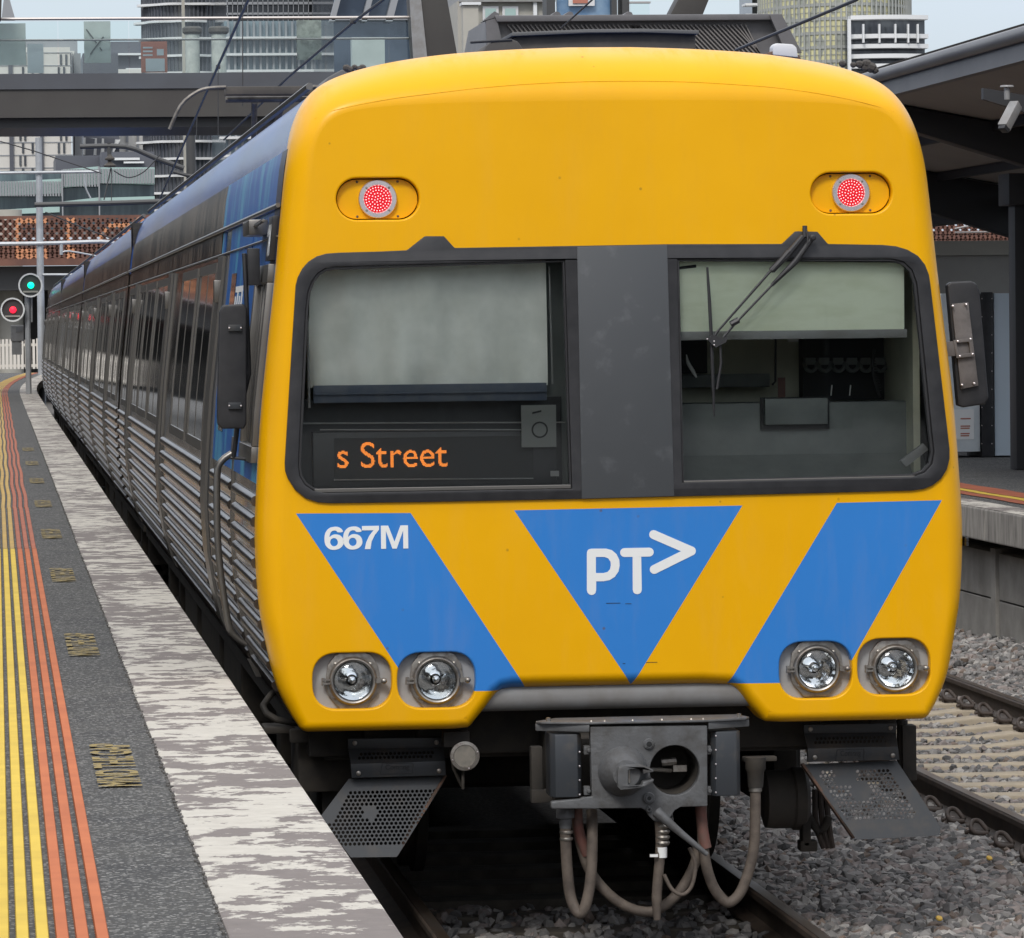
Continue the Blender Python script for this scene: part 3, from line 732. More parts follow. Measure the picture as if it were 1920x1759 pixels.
# windscreen surround, centre panel, gasket
cpan = [xz(1081, 463), xz(1250, 459), xz(1263, 930), xz(1090, 935)]
mb = MB(); mb.plate(surround, [GL, GR], -.014, .03)
sur = mb.build('windscreen_surround', 'black', car, bevel=.005, seg=2, smooth=35)
mb = MB(); mb.plate(cpan, [], -.018, -.004); mb.build('centre_panel', 'panelgrey', sur, bevel=.003, smooth=30)
for gpoly in (GL, GR):
    outer = grow(gpoly, -.001); inn = grow(gpoly, -.013)
    mb = MB(); mb.plate(outer, [inn], -.004, .032); mb.build('glazing_seal', 'rubber', sur, bevel=.003, smooth=35)
wsL = MB().plate(grow(GL, -.012), [], .028, .034).build('windscreen', 'glass', car, smooth=0)
wsR = MB().plate(grow(GR, -.012), [], .028, .034).build('windscreen', 'glass', car, smooth=0)
# metal sill strips at the foot of the glass
for (p0, p1) in ((xz(590, 922), xz(1070, 914)), (xz(1282, 907), xz(1715, 897))):
    MB().plate([(p0[0], p0[1]+.012), (p1[0], p1[1]+.012), (p1[0], p1[1]-.004), (p0[0], p0[1]-.004)], [], -.006, .02).build('glazing_strip', 'frame', sur, bevel=.002, smooth=0)

# tail lamps
for k, (sl, (cxp, cyp)) in enumerate(zip(slots, ((708, 373.4), (1595, 361.5)))):
    c = at(cxp, cyp, .03)
    pl = MB().plate(grow(sl, -.012), [], .040, .05).build('tail_lamp', 'yellow', car, bevel=.002, smooth=0); MB().plate(grow(sl, .004), [], .060, .064).build('recess_back', 'dark', pl, smooth=0)
    ring = MB().lathe((c.x, .042, c.z), [(.083, 0), (.083, .022), (.080, .025), (.062, .025), (.058, .020), (.056, .002)], 48, cap=False).build('lamp_ring', 'alu', pl, smooth=40)
    MB().lathe((c.x, .030, c.z), [(.0001, 0), (.0565, 0), (.0565, .004), (.0001, .005)], 40).build('lamp_lens', 'led_red', pl, smooth=40)
    mb = MB(); rr0 = [(0, 1, 0), (.013, 6, .3), (.0255, 12, 0), (.0385, 19, .1), (.0505, 26, .05)]
    for (rad, cnt, ph) in rr0:
        for j in range(cnt):
            a_ = 2*math.pi*j/cnt+ph; mb.lathe((c.x+rad*math.cos(a_), .0255, c.z+rad*math.sin(a_)), [(.0023, 0), (.0020, .002), (.0001, .003)], 6)
    mb.build('led_cluster', 'led_hot', pl, smooth=0)
    mb = MB(); mb2 = MB()
    for j in range(4):
        a_ = math.pi/4+j*math.pi/2
        mb.lathe((c.x+.069*math.cos(a_), .018, c.z+.069*math.sin(a_)), [(.0058, 0), (.005, .0025), (.0001, .003)], 10)
    zc = sum(p[1] for p in sl)/len(sl)
    for dx_ in (-.088, .088):
        for dz_ in (-.075, .075):
            mb2.lathe((c.x+dx_, .042, zc+dz_), [(.0065, 0), (.005, .004), (.0001, .005)], 10)
    mb.build('ring_screw', 'steelring', pl, smooth=0); mb2.build('plate_screw', 'rust', pl, smooth=0)

# headlamps
M['chrome'] = mat('reflector_chrome', (.92, .92, .92), .05, 1.0, bump=.35, bs=7)
for bw, (cxp, cyp) in zip(bowls, ((661.7, 1277), (818.9, 1275.3), (1531, 1254), (1678, 1252.8))):
    c = at(cxp, cyp, .03)
    hl = MB().plate(grow(bw, .004), [circle(c.x, c.z, .09, 40)], .055, .06).build('headlight', 'lampgrey', car, smooth=0)
    # octagonal backing flange
    oct_ = [(c.x+x, c.z+z) for x, z in [(-.075, .112), (-.055, .122), (.055, .122), (.078, .112), (.108, .07), (.118, 0), (.108, -.06), (.055, -.118), (.048, -.123), (-.052, -.123), (-.06, -.118), (-.108, -.06), (-.118, 0), (-.108, .07)]]
    MB().plate(oct_, [circle(c.x, c.z, .088, 40)], .034, .054).build('mounting_flange', 'steelring', hl, bevel=.003, smooth=30)
    MB().lathe((c.x, .034, c.z), [(.084, 0), (.105, .0), (.106, .010), (.101, .022), (.095, .026), (.089, .024), (.084, .016), (.083, .004)], 56, cap=False).build('lamp_rim', 'steelring', hl, smooth=50)
    MB().lathe((c.x, .085, c.z), [(.014, .0), (.03, .008), (.05, .024), (.068, .044), (.082, .070)], 48, cap=False).build('reflector', 'chrome', hl, smooth=60)
    MB().lathe((c.x, .075, c.z), [(.001, .028), (.012, .026), (.016, .012), (.016, 0)], 16).build('bulb_cap', 'chrome', hl, smooth=60)
    MB().lathe((c.x, .016, c.z), [(.084, 0), (.078, .006), (.05, .014), (.001, .018)], 40, cap=False).build('lamp_lens', 'lens', hl, smooth=60)
    mb = MB(); mb.box(c.x+.100, c.x+.135, .006, .03, c.z-.010, c.z+.010); mb.lathe((c.x+.133, .02, c.z), [(.013, 0), (.013, .022), (.008, .028), (.0001, .03)], 12)
    mb.box(c.x-.135, c.x-.10, .01, .03, c.z-.012, c.z-.004); mb.box(c.x-.135, c.x-.10, .01, .03, c.z+.004, c.z+.012); mb.lathe((c.x-.13, .02, c.z-.016), [(.007, 0), (.007, .032)], 10, (0, 0, 1))
    for a_ in (2.35, .75, 3.9, 5.5): mb.lathe((c.x+.113*math.cos(a_)*.93, .034, c.z+.113*math.sin(a_)*.93), [(.0085, 0), (.0085, .006), (.004, .009)], 8)
    mb.build('clamp_bolts', 'steelring', hl, smooth=40)

# grey valance under the notch
v0 = [(-.60, 1.00), (-.53, 1.045), (.53, 1.045), (.60, 1.00), (.615, .935), (-.615, .935)]
mb = MB()
vp = [(.075, 1.05), (.055, 1.03), (.052, .99), (.06, .955), (.085, .938), (.14, .935)]
vs = []
for (yy, zz) in vp:
    hw_ = .53+.10*min(1, max(0, (1.045-zz)/.11)); vs += [(-hw_, yy, zz), (hw_, yy, zz)]
mb.add(vs, [(2*i, 2*i+1, 2*i+3, 2*i+2) for i in range(len(vp)-1)]); mb.build('valance', 'valance', car, smooth=60)

# wiper
wp = thing('windscreen_wiper', '', 'x'); [wp.__delitem__(k_) for k_ in ('label', 'category')]; BASE.pop(wp.name); wp.parent = car
def W_(x, y, Y=-.05): p = at(x, y, Y); return (p.x, p.y, p.z)
mb = MB(); mb.tube([W_(1506, 443), W_(1477, 478), W_(1445, 508)], [.013, .016, .012], 10); mb.tube([W_(1445, 508), W_(1345, 622), W_(1334, 640)], [.006, .005, .005], 8); mb.tube([W_(1480, 472, -.052), W_(1448, 508, -.052)], [.015, .012], 8)
mb.build('wiper_arm', 'black', wp)
mb = MB(); mb.tube([W_(1523, 446), W_(1492, 490), W_(1447, 535)], [.012, .014, .008], 10); mb.tube([W_(1447, 535), W_(1380, 605), W_(1357, 632)], .005, 8); mb.tube([W_(1385, 600, -.055), W_(1370, 608, -.055)], .014, 8)
mb.build('wiper_arm', 'black', wp)
mb = MB(); mb.lathe(W_(1523, 446, -.05), [(.014, 0), (.014, .022), (.007, .026), (.001, .026)], 12); mb.tube([W_(1509, 424, -.02), W_(1509, 445, -.03)], .011, 10); mb.tube([W_(1512, 430, -.05), W_(1514, 455, -.06), W_(1500, 480, -.06), W_(1470, 512, -.06), W_(1450, 530, -.06)], .0035, 6, 4)
mb.build('washer_hose', 'rubber', wp)
mb = MB(); mb.tube([W_(1326, 501, -.03), W_(1330, 560, -.035), W_(1334, 640, -.038), W_(1337, 720, -.035), W_(1339, 781, -.03)], [.005, .0075, .008, .0075, .004], 8)
mb.plate([xz(1322, 636), xz(1332, 628), xz(1350, 634), xz(1360, 630), xz(1357, 642), xz(1344, 648), xz(1338, 652), xz(1330, 646)], [], -.07, -.045)
mb.tube([W_(1350, 640), W_(1352, 680), W_(1344, 730)], .006, 6); mb.build('wiper_blade', 'rubber', wp)
mb = MB()
for (px, py) in ((1339, 640), (1339, 647), (1326, 636)): mb.lathe(W_(px, py, -.07), [(.004, 0), (.003, .003), (.0001, .004)], 8)
mb.build('rivet', 'alu', wp)

# cab interior seen through the glass
cab = MB()
cab.box(-1.39, 1.39, 1.05, 1.08, 1.3, 3.12)
cab.box(-1.40, -1.37, .26, 1.05, 1.3, 3.12); cab.box(1.37, 1.40, .26, 1.05, 1.3, 3.12); cab.box(-1.39, 1.39, .26, 1.05, 3.10, 3.12)
cabo = cab.build('cab_interior', 'cabwall', car, smooth=0)
MB().box(-.31, .24, .22, 1.04, 1.4, 3.09).build('cab_divider', 'console', cabo, smooth=0)
# right bay: blind, console, details
q0, q1 = at(1268, 480, .065), at(1696, 618, .065)
mb = MB(); nn_ = 12; vs = []
for i in range(nn_+1):
    x = q0.x+(q1.x-q0.x)*i/nn_; vs += [(x, .062, 3.0), (x, .065+.004*math.sin(i*1.7), q1.z)]
mb.add(vs, [(2*i, 2*i+1, 2*i+3, 2*i+2) for i in range(nn_)]); mb.build('sun_blind', 'blind', cabo, smooth=60)
mb = MB(); mb.box(q0.x, q1.x+.01, .055, .08, q1.z-.036, q1.z+.002); mb.build('blind_rail', 'valance', cabo, bevel=.005)
mb = MB(); p = at(1273, 748, .35); mb.box(.25, 1.40, .42, .70, 1.3, 2.262); mb.add([(.25, .05, 1.78), (1.44, .05, 1.78), (1.44, .42, 2.03), (.25, .42, 2.03), (.25, .05, 1.70), (1.44, .05, 1.70)], [(0, 1, 2, 3), (4, 5, 1, 0)])
mb.build('console', 'console', cabo, bevel=.01)
pA, pB = at(1433, 748, .38), at(1551, 795, .38); MB().box(pA.x, pB.x, .36, .41, pB.z, pA.z).build('console_panel', 'console', cabo, bevel=.004)
MB().box(pA.x-.014, pB.x+.014, .40, .415, pB.z-.022, pA.z+.006).build('panel_shadow_gap', 'dark', cabo, smooth=0)
pA, pB = at(1500, 632, 1.0), at(1700, 748, 1.0); MB().box(pA.x, pB.x+.1, .93, 1.04, pB.z, pA.z+.05).build('equipment_cupboard', 'dark', cabo, smooth=0)
pA, pB = at(1276, 632, 1.0), at(1322, 700, 1.0); MB().box(pA.x-.02, pB.x, .93, 1.04, pB.z, pA.z+.05).build('equipment_case', 'dark', cabo, smooth=0)
mb = MB()
for k in range(6):
    px = 1508+26*k; mb.tube([W_(px, 680, .9), W_(px+4, 692, .86), W_(px+14, 696, .86), W_(px+22, 690, .86), W_(px+24, 680, .9)], .010, 8, 3)
    mb.box(at(px, 676, .9).x, at(px+20, 676, .9).x, .88, .93, at(px, 676, .9).z-.02, at(px, 676, .9).z+.012)
mb.build('coiled_cable', 'console', cabo)
mb = MB(); mb.tube([W_(1640, 655, .7), W_(1636, 690, .7), W_(1645, 730, .7), W_(1650, 745, .7)], .007, 6, 4)
for k in range(14): mb.lathe(W_(1636+k*.9, 668+k*5, .7), [(.011, 0), (.011, .004)], 8, (0, 0, 1))
mb.tube([W_(1454, 632, .9), W_(1454, 715, .9), W_(1448, 722, .9)], .005, 6); mb.build('handset_cord', 'rubber', cabo)
mb = MB(); pA, pB = at(1478, 628, .8), at(1497, 641, .8); mb.box(pA.x, pB.x, .8, .83, pB.z, pA.z); mb.build('switch_box', 'antenna', cabo, bevel=.002)
mb = MB(); pA, pB = at(1458, 708, .7), at(1472, 748, .7); mb.box(pA.x, pB.x, .69, .7, pB.z, pA.z); mb.build('red_notice', 'hosered', cabo, smooth=0)
mb = MB()
for px in (1560, 1595): mb.tube([W_(px, 722, .7), W_(px-2, 742, .7)], .003, 6)
mb.tube([W_(1287, 665, .5), W_(1290, 680, .5), W_(1300, 697, .5), W_(1306, 708, .5)], [.002, .008, .009, .003], 8, 4)
mb.build('white_levers', 'white', cabo)
mb = MB(); pA = at(1700, 856, .06); mb.plate([xz(1694, 865), xz(1738, 832), xz(1748, 844), xz(1706, 877)], [], .08, .11); mb.build('dash_mirror', 'valance', cabo, bevel=.003)
mb = MB(); mb.box(at(1276, 702, .9).x, at(1440, 702, .9).x, .85, .9, at(1300, 727, .9).z, at(1300, 702, .9).z); mb.build('desk_shelf', 'console', cabo, bevel=.004)
mb = MB(); mb.tube([W_(1270, 503, .07), W_(1305, 499, .07)], .009, 8); mb.build('blind_catch', 'black', cabo)
# left bay: curtain, blind bottom band, display
q0, q1 = at(584, 480, .11), at(1028, 722, .11); mb = MB(); nx_ = 90; vs = []; fs = []
for j in range(9):
    v_ = j/8; z = q0.z+.06-(q0.z+.06-q1.z)*v_
    for i in range(nx_+1):
        u = i/nx_; x = q0.x+(q1.x-q0.x)*u
        yy = .15+(.026*math.sin(u*9+v_*1.5)+.016*math.sin(u*21+3*v_)+.012*math.sin(u*37-v_*4))*(.3+.7*v_)
        vs.append((x-.02*v_*(1-u), yy, z))
for j in range(8):
    for i in range(nx_): fs.append((j*(nx_+1)+i, j*(nx_+1)+i+1, (j+1)*(nx_+1)+i+1, (j+1)*(nx_+1)+i))
mb.add(vs, fs); mb.build('curtain', 'curtain', cabo, smooth=80)
M['bluetrim'] = mat('blue_grey_trim', (.05, .065, .10), .6, c2=(.09, .10, .12), ns=9)
pA, pB = at(586, 723, .13), at(1022, 750, .13); mb = MB(); mb.box(pA.x, pB.x, .065, .10, pB.z, pA.z); mb.box(pA.x, pB.x, .05, .066, (pA.z+pB.z)/2-.003, (pA.z+pB.z)/2+.003); mb.build('curtain_rail', 'bluetrim', cabo, bevel=.003)
pA = at(570, 750, .2); MB().box(-1.40, -.21, .20, .6, 1.6, pA.z).build('dark_panel', 'black', cabo, smooth=0)
mb = MB(); mb.tube([W_(576, 600, .08), W_(580, 765, .08)], .006, 8); mb.tube([W_(1030, 500, .08), W_(1036, 720, .08)], .004, 8)
mb.tube([W_(566, 794, .1), W_(1060, 792, .1)], .0035, 6); mb.build('curtain_track', 'valance', cabo)
pA, pB = at(586, 811, .12), at(1043, 908, .12)
disp = MB().box(pA.x, pB.x, .10, .2, pB.z, pA.z).build('destination_display', 'black', car, bevel=.004)
pA, pB = at(626, 822, .1), at(1000, 897, .1); MB().box(pA.x, pB.x, .094, .1, pB.z, pA.z).build('display_face', 'dark', disp, smooth=0)
mb = MB(); mb.tube([W_(626, 900, .09), W_(1000, 897, .09)], .003, 6); mb.tube([W_(600, 806, .09), W_(1040, 806, .09)], .003, 6); mb.build('display_trim', 'valance', disp)
# dot matrix lettering
ROWS = {'s': ["", "", "", "", "", " .....  ", ".......", "...  ..", "...", "......", " ......", "    ...", "..   ...", ".......", " ..... "],}
me = text_mesh('s Street', 1., .0); bvh = BVHTree.FromPolygons([v_.co for v_ in me.vertices], [tuple(p_.vertices) for p_ in me.polygons])
xs_ = [v_.co.x for v_ in me.vertices]; ys2 = [v_.co.y for v_ in me.vertices]; X0, X1, Y0, Y1 = min(xs_), max(xs_), min(ys2), max(ys2)
(ax, az), (bx, bz) = xz(633, 878, .09), xz(838, 829, .09); nyd = 24; stp = (bz-az)/nyd; nxd = int((bx-ax)/stp); mb = MB()
for i in range(nxd+1):
    for j in range(nyd+1):
        u = X0+(X1-X0)*(i+.5)/(nxd+1); v_ = Y0+(Y1-Y0)*(j+.5)/(nyd+1)
        if bvh.ray_cast(Vector((u, v_, 1)), Vector((0, 0, -1)))[0] is not None:
            x = ax+(i+.5)*stp; z = az+(j+.5)*stp; r_ = stp*.33; mb.box(x-r_, x+r_, .0905, .094, z-r_, z+r_)
mb.build('display_lettering', 'led_orange', disp, smooth=0, normals=False)
mb = MB(); pA, pB = at(1032, 883, .05), at(1048, 893, .05); mb.box(pA.x, pB.x, .045, .05, pB.z, pA.z); mb.build('small_label', 'valance', disp, smooth=0)
mb = MB(); pA, pB = at(977, 760, .055), at(1043, 838, .055); M['paper'] = mat('grey_notice_back', (.16, .165, .155), .7); mb.box(pA.x, pB.x, .052, .055, pB.z, pA.z); nb_ = mb.build('window_notice', 'paper', disp, smooth=0)
mb = MB(); c_ = at(1012, 806, .05); mb.plate(circle(c_.x, c_.z, .036, 24), [circle(c_.x, c_.z, .029, 24)], .049, .0515); a_ = xz(998, 773, .05); b_ = xz(1015, 769, .05); mb.plate([(a_[0], a_[1]), (b_[0], b_[1]), (b_[0], b_[1]-.008), (a_[0], a_[1]-.008)], [], .049, .0515); mb.build('notice_mark', 'dark', nb_, smooth=0)

# ------------------------------------------------ body of a car (local: s along +Y from its front)
CL = 22.9
GAPS = (4.45, 11.75, 19.55)
def side(s, z, off=0., sx=-1): return (sx*(wz(z)+off), s, z)
def strip_surface(mb, s0, s1, z0, z1, off, sx, nz_=None):   # follows the curved side
    zs = [z0]+[z_ for z_, _ in WZ if z0 < z_ < z1]+[z1]; vs = []
    for z in zs: vs += [side(s0, z, off, sx), side(s1, z, off, sx)]
    mb.add(vs, [(2*i, 2*i+1, 2*i+3, 2*i+2) for i in range(len(zs)-1)])
def slab_surface(mb, s0, s1, z0, z1, o0, o1, sx):           # thick curved slab
    zs = [z0]+[z_ for z_, _ in WZ if z0+.005 < z_ < z1-.005]+[z1]; vs = []; m_ = len(zs)
    for z in zs: vs += [side(s0, z, o0, sx), side(s1, z, o0, sx), side(s1, z, o1, sx), side(s0, z, o1, sx)]
    fs = []
    for i in range(m_-1):
        for k in range(4): fs.append((4*i+k, 4*i+(k+1) % 4, 4*i+4+(k+1) % 4, 4*i+4+k))
    fs += [(0, 1, 2, 3), tuple(4*(m_-1)+k for k in (3, 2, 1, 0))]
    mb.add(vs, fs)
ribz = [1.05+.0905*i for i in range(10)]
def make_body(root, front):
    s_start = .24 if front else 0.
    # painted roof shoulders and roof
    prof_ = [(w_, z_) for z_, w_ in WZ if z_ >= 3.15]; prof_ = [(wz(3.14), 3.14)]+prof_; prof_ = cr_spline(prof_, 3)
    prof_ = [(x-.006, z-.004) for x, z in prof_]; full = prof_+[(-x, z) for x, z in prof_[::-1]]
    mb = MB(); vs = []; ys = [s_start+.0, s_start+.35]+[s_start+.35+(CL-s_start-.35)*k/12 for k in range(1, 13)]
    for q_, yy in enumerate(ys): vs += [(x, (max(yy, seam_y(z)-.02) if front and q_ == 0 else max(yy, .6) if front and q_ == 1 else yy), z) for x, z in full]
    m_ = len(full); fs = [(j*m_+i, j*m_+i+1, (j+1)*m_+i+1, (j+1)*m_+i) for j in range(len(ys)-1) for i in range(m_-1)]
    fs.append(tuple((len(ys)-1)*m_+i for i in range(m_)))
    if not front: fs.append(tuple(range(m_-1, -1, -1)))
    mb.add(vs, fs); roof = mb.build('roof', 'roofpaint', root, smooth=40)
    # gutter rails
    mb = MB()
    for sx in (-1, 1):
        mb.tube([side(s_start, 3.155, .014, sx), side(CL, 3.155, .014, sx)], .011, 8); mb.tube([side(s_start, 3.02, .004, sx), side(CL, 3.02, .004, sx)], .005, 6)
        mb.tube([(sx*1.25, .9, 3.705), (sx*1.25, CL, 3.705)], .018, 6)
    mb.build('gutter', 'frame', roof, smooth=40)
    # smooth stainless side above the ribs
    mb = MB()
    for sx in (-1, 1):
        slab_surface(mb, s_start, CL, 1.90, 3.145, -.05, -.004, sx)
    mb.box(-1.40, 1.40, CL-.05, CL-.02, 1.0, 3.6)
    if not front: mb.box(-1.40, 1.40, .02, .05, 1.0, 3.6)
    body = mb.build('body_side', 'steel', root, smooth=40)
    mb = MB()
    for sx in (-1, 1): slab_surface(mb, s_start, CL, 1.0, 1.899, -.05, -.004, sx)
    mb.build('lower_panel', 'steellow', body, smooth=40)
    # ribs in bays between the door openings
    mb = MB(); ends = [s_start+.02]+[v_ for g_ in GAPS for v_ in (g_-.10, g_+1.0)]+[CL-.05]
    bays = [(ends[i], ends[i+1]) for i in range(0, len(ends), 2)]
    if front: bays = [(s_start+.02, 1.98), (2.30, 4.30)]+bays[1:]
    for sx in (-1, 1):
        for (b0, b1) in bays:
            for z in ribz:
                vs = []
                pr = [(-.026, -.002), (-.019, .014), (-.006, .021), (.006, .021), (.019, .014), (.026, -.002)]
                for yy in (b0, b1):
                    for dz, do in pr: vs.append(side(yy, z+dz, do, sx))
                m6 = len(pr); mb.add(vs, [(i, i+1, m6+i+1, m6+i) for i in range(m6-1)]+[tuple(range(m6)), tuple(range(2*m6-1, m6-1, -1))])
    mb.build('side_ribs', 'steelrib', body, smooth=50)
    # sill under the ribs
    mb = MB()
    for sx in (-1, 1):
        slab_surface(mb, s_start+.05, CL, .93, .995, -.05, .004, sx)
    mb.build('sill', 'steelrib', body, smooth=30)
    # doorway slots and pillars
    for g_ in GAPS:
        for sx in (-1, 1):
            mb = MB(); slab_surface(mb, g_, g_+.42, 1.01, 2.995, -.03, -.001, sx); mb.build('door_slot', 'dark', body, smooth=30)
            mb = MB(); slab_surface(mb, g_+.42, g_+.95, .97, 3.01, -.03, .014, sx); slab_surface(mb, g_-.05, g_-.0, 1.0, 3.0, -.03, .010, sx); mb.build('door_pillar', 'frame', body, smooth=30)
            if sx < 0: MB().box(-wz(2.9)-.05, -wz(2.9), g_+.50, g_+.60, 2.76, 2.88)  .build('door_lamp', 'frame', body, bevel=.006)
    # windows
    wins = []
    prev = .9
    spans = ([] if front else [(.9, 2.3), (2.7, 4.1)])+[(5.75, 7.65), (8.15, 10.3), (12.9, 14.9), (15.4, 17.4), (17.75, 19.1), (20.7, 22.2)]
    for (s0, s1) in spans:
        for sx in (-1, 1):
            mb = MB(); slab_surface(mb, s0, s1, 2.0, 2.93, -.02, .001, sx); wd = mb.build('side_window', 'sideglass', body, smooth=30)
            mb = MB(); e = .06
            slab_surface(mb, s0-e, s1+e, 2.93, 2.985, -.01, .007, sx); slab_surface(mb, s0-e, s1+e, 1.945, 2.0, -.01, .007, sx)
            slab_surface(mb, s0-e, s0, 2.002, 2.928, -.01, .006, sx); slab_surface(mb, s1, s1+e*1.6, 2.002, 2.928, -.01, .006, sx)
            slab_surface(mb, (s0+s1)/2-.02, (s0+s1)/2+.02, 2.004, 2.926, -.01, .003, sx)
            mb.build('window_frame', 'frame', wd, smooth=30)
    # underframe mass
    mb = MB(); mb.box(-1.32, 1.32, (.45 if front else .1), CL-.1, .72, .98)
    for (a0, a1) in ((7., 9.), (9.6, 12.2), (13., 15.)): mb.box(-1.28, 1.28, a0, a1, .32, .72)
    un = mb.build('underframe', 'under', root, bevel=.01, smooth=0)
    for yy in (3.6, CL-3.6):
        for wy in (-1.15, 1.15):
            mb = MB()
            for sx in (-1, 1): mb.lathe((sx*.77, yy+wy, .46), [(.001, 0), (.40, 0), (.46, .01), (.46, .06), (.49, .07), (.49, .12), (.20, .12), (.20, .16), (.001, .16)], 40, (-sx, 0, 0))
            mb.tube([(-.9, yy+wy, .46), (.9, yy+wy, .46)], .09, 12); mb.build('wheelset', 'under', root, smooth=40)
        for sx in (-1, 1):
            mb = MB(); mb.box(*sorted((sx*1.0, sx*1.12)), yy-1.7, yy+1.7, .42, .62)
            for wy in (-1.15, 1.15): mb.box(*sorted((sx*.95, sx*1.2)), yy+wy-.18, yy+wy+.18, .30, .62); mb.lathe((sx*1.15, yy+wy, .62), [(.09, 0), (.09, .16)], 12, (0, 0, 1))
            mb.build('bogie_frame', 'under', root, bevel=.02)
    return body, roof
body, roof = make_body(car, True)
# blue wrap around the cab on the side
for sx in (-1, 1):
    for (a0, a1, b0) in ((.245, 2.22, 1.94), (2.30, 4.40, 1.94), (5.02, 5.35, 2.2)):
        mb = MB(); slab_surface(mb, a0, a1, b0, 3.14, -.003, .0, sx); mb.build('blue_wrap', 'bluewrap', body, smooth=30)
mb = MB()
slab_surface(mb, .25, .62, 2.9, 3.4, .0, .004, -1); M['navy'] = mat('navy_wrap', (.022, .024, .045), .3, spec=.1); mb.build('navy_patch', 'navy', body, smooth=30)
# photo-like building strip on the cantrail, dark brown streaks
mb = MB()
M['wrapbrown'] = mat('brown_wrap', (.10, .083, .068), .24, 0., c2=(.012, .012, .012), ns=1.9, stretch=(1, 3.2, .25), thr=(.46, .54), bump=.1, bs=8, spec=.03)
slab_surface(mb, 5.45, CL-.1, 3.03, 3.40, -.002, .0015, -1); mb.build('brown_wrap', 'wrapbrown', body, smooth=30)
mb = MB(); slab_surface(mb, .62, 5.43, 3.17, 3.40, -.002, .0015, -1); mb.build('blue_wrap', 'bluewrap', body, smooth=30)
# cab side window
for sx in (-1, 1):
    mb = MB(); slab_surface(mb, .36, 1.22, 2.10, 2.82, -.02, .004, sx); wd = mb.build('cab_side_window', 'sideglass', body, smooth=30)
    mb = MB()
    for (a0, a1, b0, b1, o1) in ((.28, 1.30, 2.82, 2.90, .03), (.28, 1.30, 2.03, 2.10, .03), (.28, .36, 2.102, 2.818, .028), (1.22, 1.30, 2.102, 2.818, .028), (.74, .79, 2.104, 2.816, .014), (.55, .58, 2.104, 2.816, .010), (.98, 1.01, 2.104, 2.816, .010)):
        slab_surface(mb, a0, a1, b0, b1, -.01, o1, sx)
    mb.build('window_frame', 'frame', wd, bevel=.004)
    # cab door handrails
    mb = MB(); mb.tube([side(2.27, 2.02, .01, sx), side(2.27, 1.98, .06, sx), side(2.27, 1.90, .075, sx), side(2.27, 1.55, .07, sx), side(2.27, 1.22, .07, sx), side(2.27, 1.14, .055, sx), side(2.27, 1.10, .01, sx)], .017, 10, 3)
    slab_surface(mb, 2.22, 2.34, 1.99, 2.10, -.001, .012, sx); slab_surface(mb, 2.20, 2.32, .95, 1.03, -.001, .03, sx)
    mb.build('handrail', 'frame', body, smooth=50)
    mb = MB(); slab_surface(mb, 2.225, 2.295, 1.0, 3.0, -.03, .006, sx); mb.build('door_post', 'frame', body)
    mb = MB(); slab_surface(mb, 3.5, 3.95, 2.1, 2.9, -.002, .003, sx); mb.build('door_window', 'sideglass', body)
# white blocky shapes printed on the door
mb = MB()
for k, s_ in enumerate((2.75, 2.95, 3.15, 3.35)):
    slab_surface(mb, s_, s_+.09, 2.62, 2.80-.02*(k % 2), .0015, .003, -1)
slab_surface(mb, 2.75, 3.44, 2.80, 2.83, .0015, .003, -1); mb.build('printed_shapes', 'white', body, smooth=0)
# side number plate
mb = MB(); slab_surface(mb, .45, .80, 2.82, 2.83, .0, .002, -1)
pl = MB(); slab_surface(pl, .27, .56, 2.915, 3.11, .001, .03, -1); plo = pl.build('number_plate', 'black', body, bevel=.003)
text_obj('plate_lettering', '667M', .1, lambda u, v, w_: (-(wz(2.93+v)+.0315), .55-u, 2.93+v), 'white', plo, width=.27, height=.15, offset=.01)
# side-light bracket and light
mb = MB(); mb.box(-1.53, -1.44, .95, 1.45, 3.04, 3.11); mb.tube([(-1.50, 1.0, 3.08), (-1.50, .3, 3.09)], .006, 6); mb.build('side_lamp_bracket', 'frame', body, bevel=.01)
# mirrors
def W3(x, y, Y): p = at(x, y, Y); return p
def mirror(poly, Y, plates, root, sidearm=None):
    pts = [xz(px, py, Y) for px, py in poly]
    m_ = MB().plate(pts, [], Y-.01, Y+.045).build('mirror', 'black', root, bevel=.008, seg=3, smooth=40)
    return m_
ml = mirror([(418, 572), (456, 570), (463, 577), (462, 795), (457, 804), (416, 804), (408, 796), (407, 780), (411, 585)], .62, None, car)
mb = MB()
for (py) in (615, 761):
    a_, b_ = at(428, py-6, .6), at(453, py+6, .6); mb.box(a_.x, b_.x, .595, .612, b_.z, a_.z)
mb.build('mirror_bracket', 'darkplate', ml, bevel=.002)
mb = MB()
for (py) in (615, 761):
    for px in (430, 452):
        p = at(px, py, .59); mb.lathe((p.x, .597, p.z), [(.005, 0), (.004, .004), (.0001, .005)], 8)
mb.build('bracket_bolt', 'alu', ml)
mb = MB(); a_, b_ = at(464, 466, .7), at(487, 535, .7); mb.box(a_.x, b_.x, .66, .76, b_.z, a_.z)
mb.tube([W3(458, 475, .7), W3(462, 560, .7), W3(467, 700, .68), W3(448, 780, .68), W3(438, 858, .7)], .011, 8); mb.tube([W3(432, 858, .7), W3(452, 860, .7), W3(466, 862, .7)], .008, 8); mb.tube([W3(468, 868, .7), W3(470, 850, .7)], .012, 8)
mb.build('mirror_arm', 'black', ml, bevel=.003)
mr = mirror([(1775, 535), (1782, 529), (1822, 527), (1831, 533), (1836, 545), (1853, 745), (1847, 758), (1806, 764), (1795, 760)], .30, None, car)
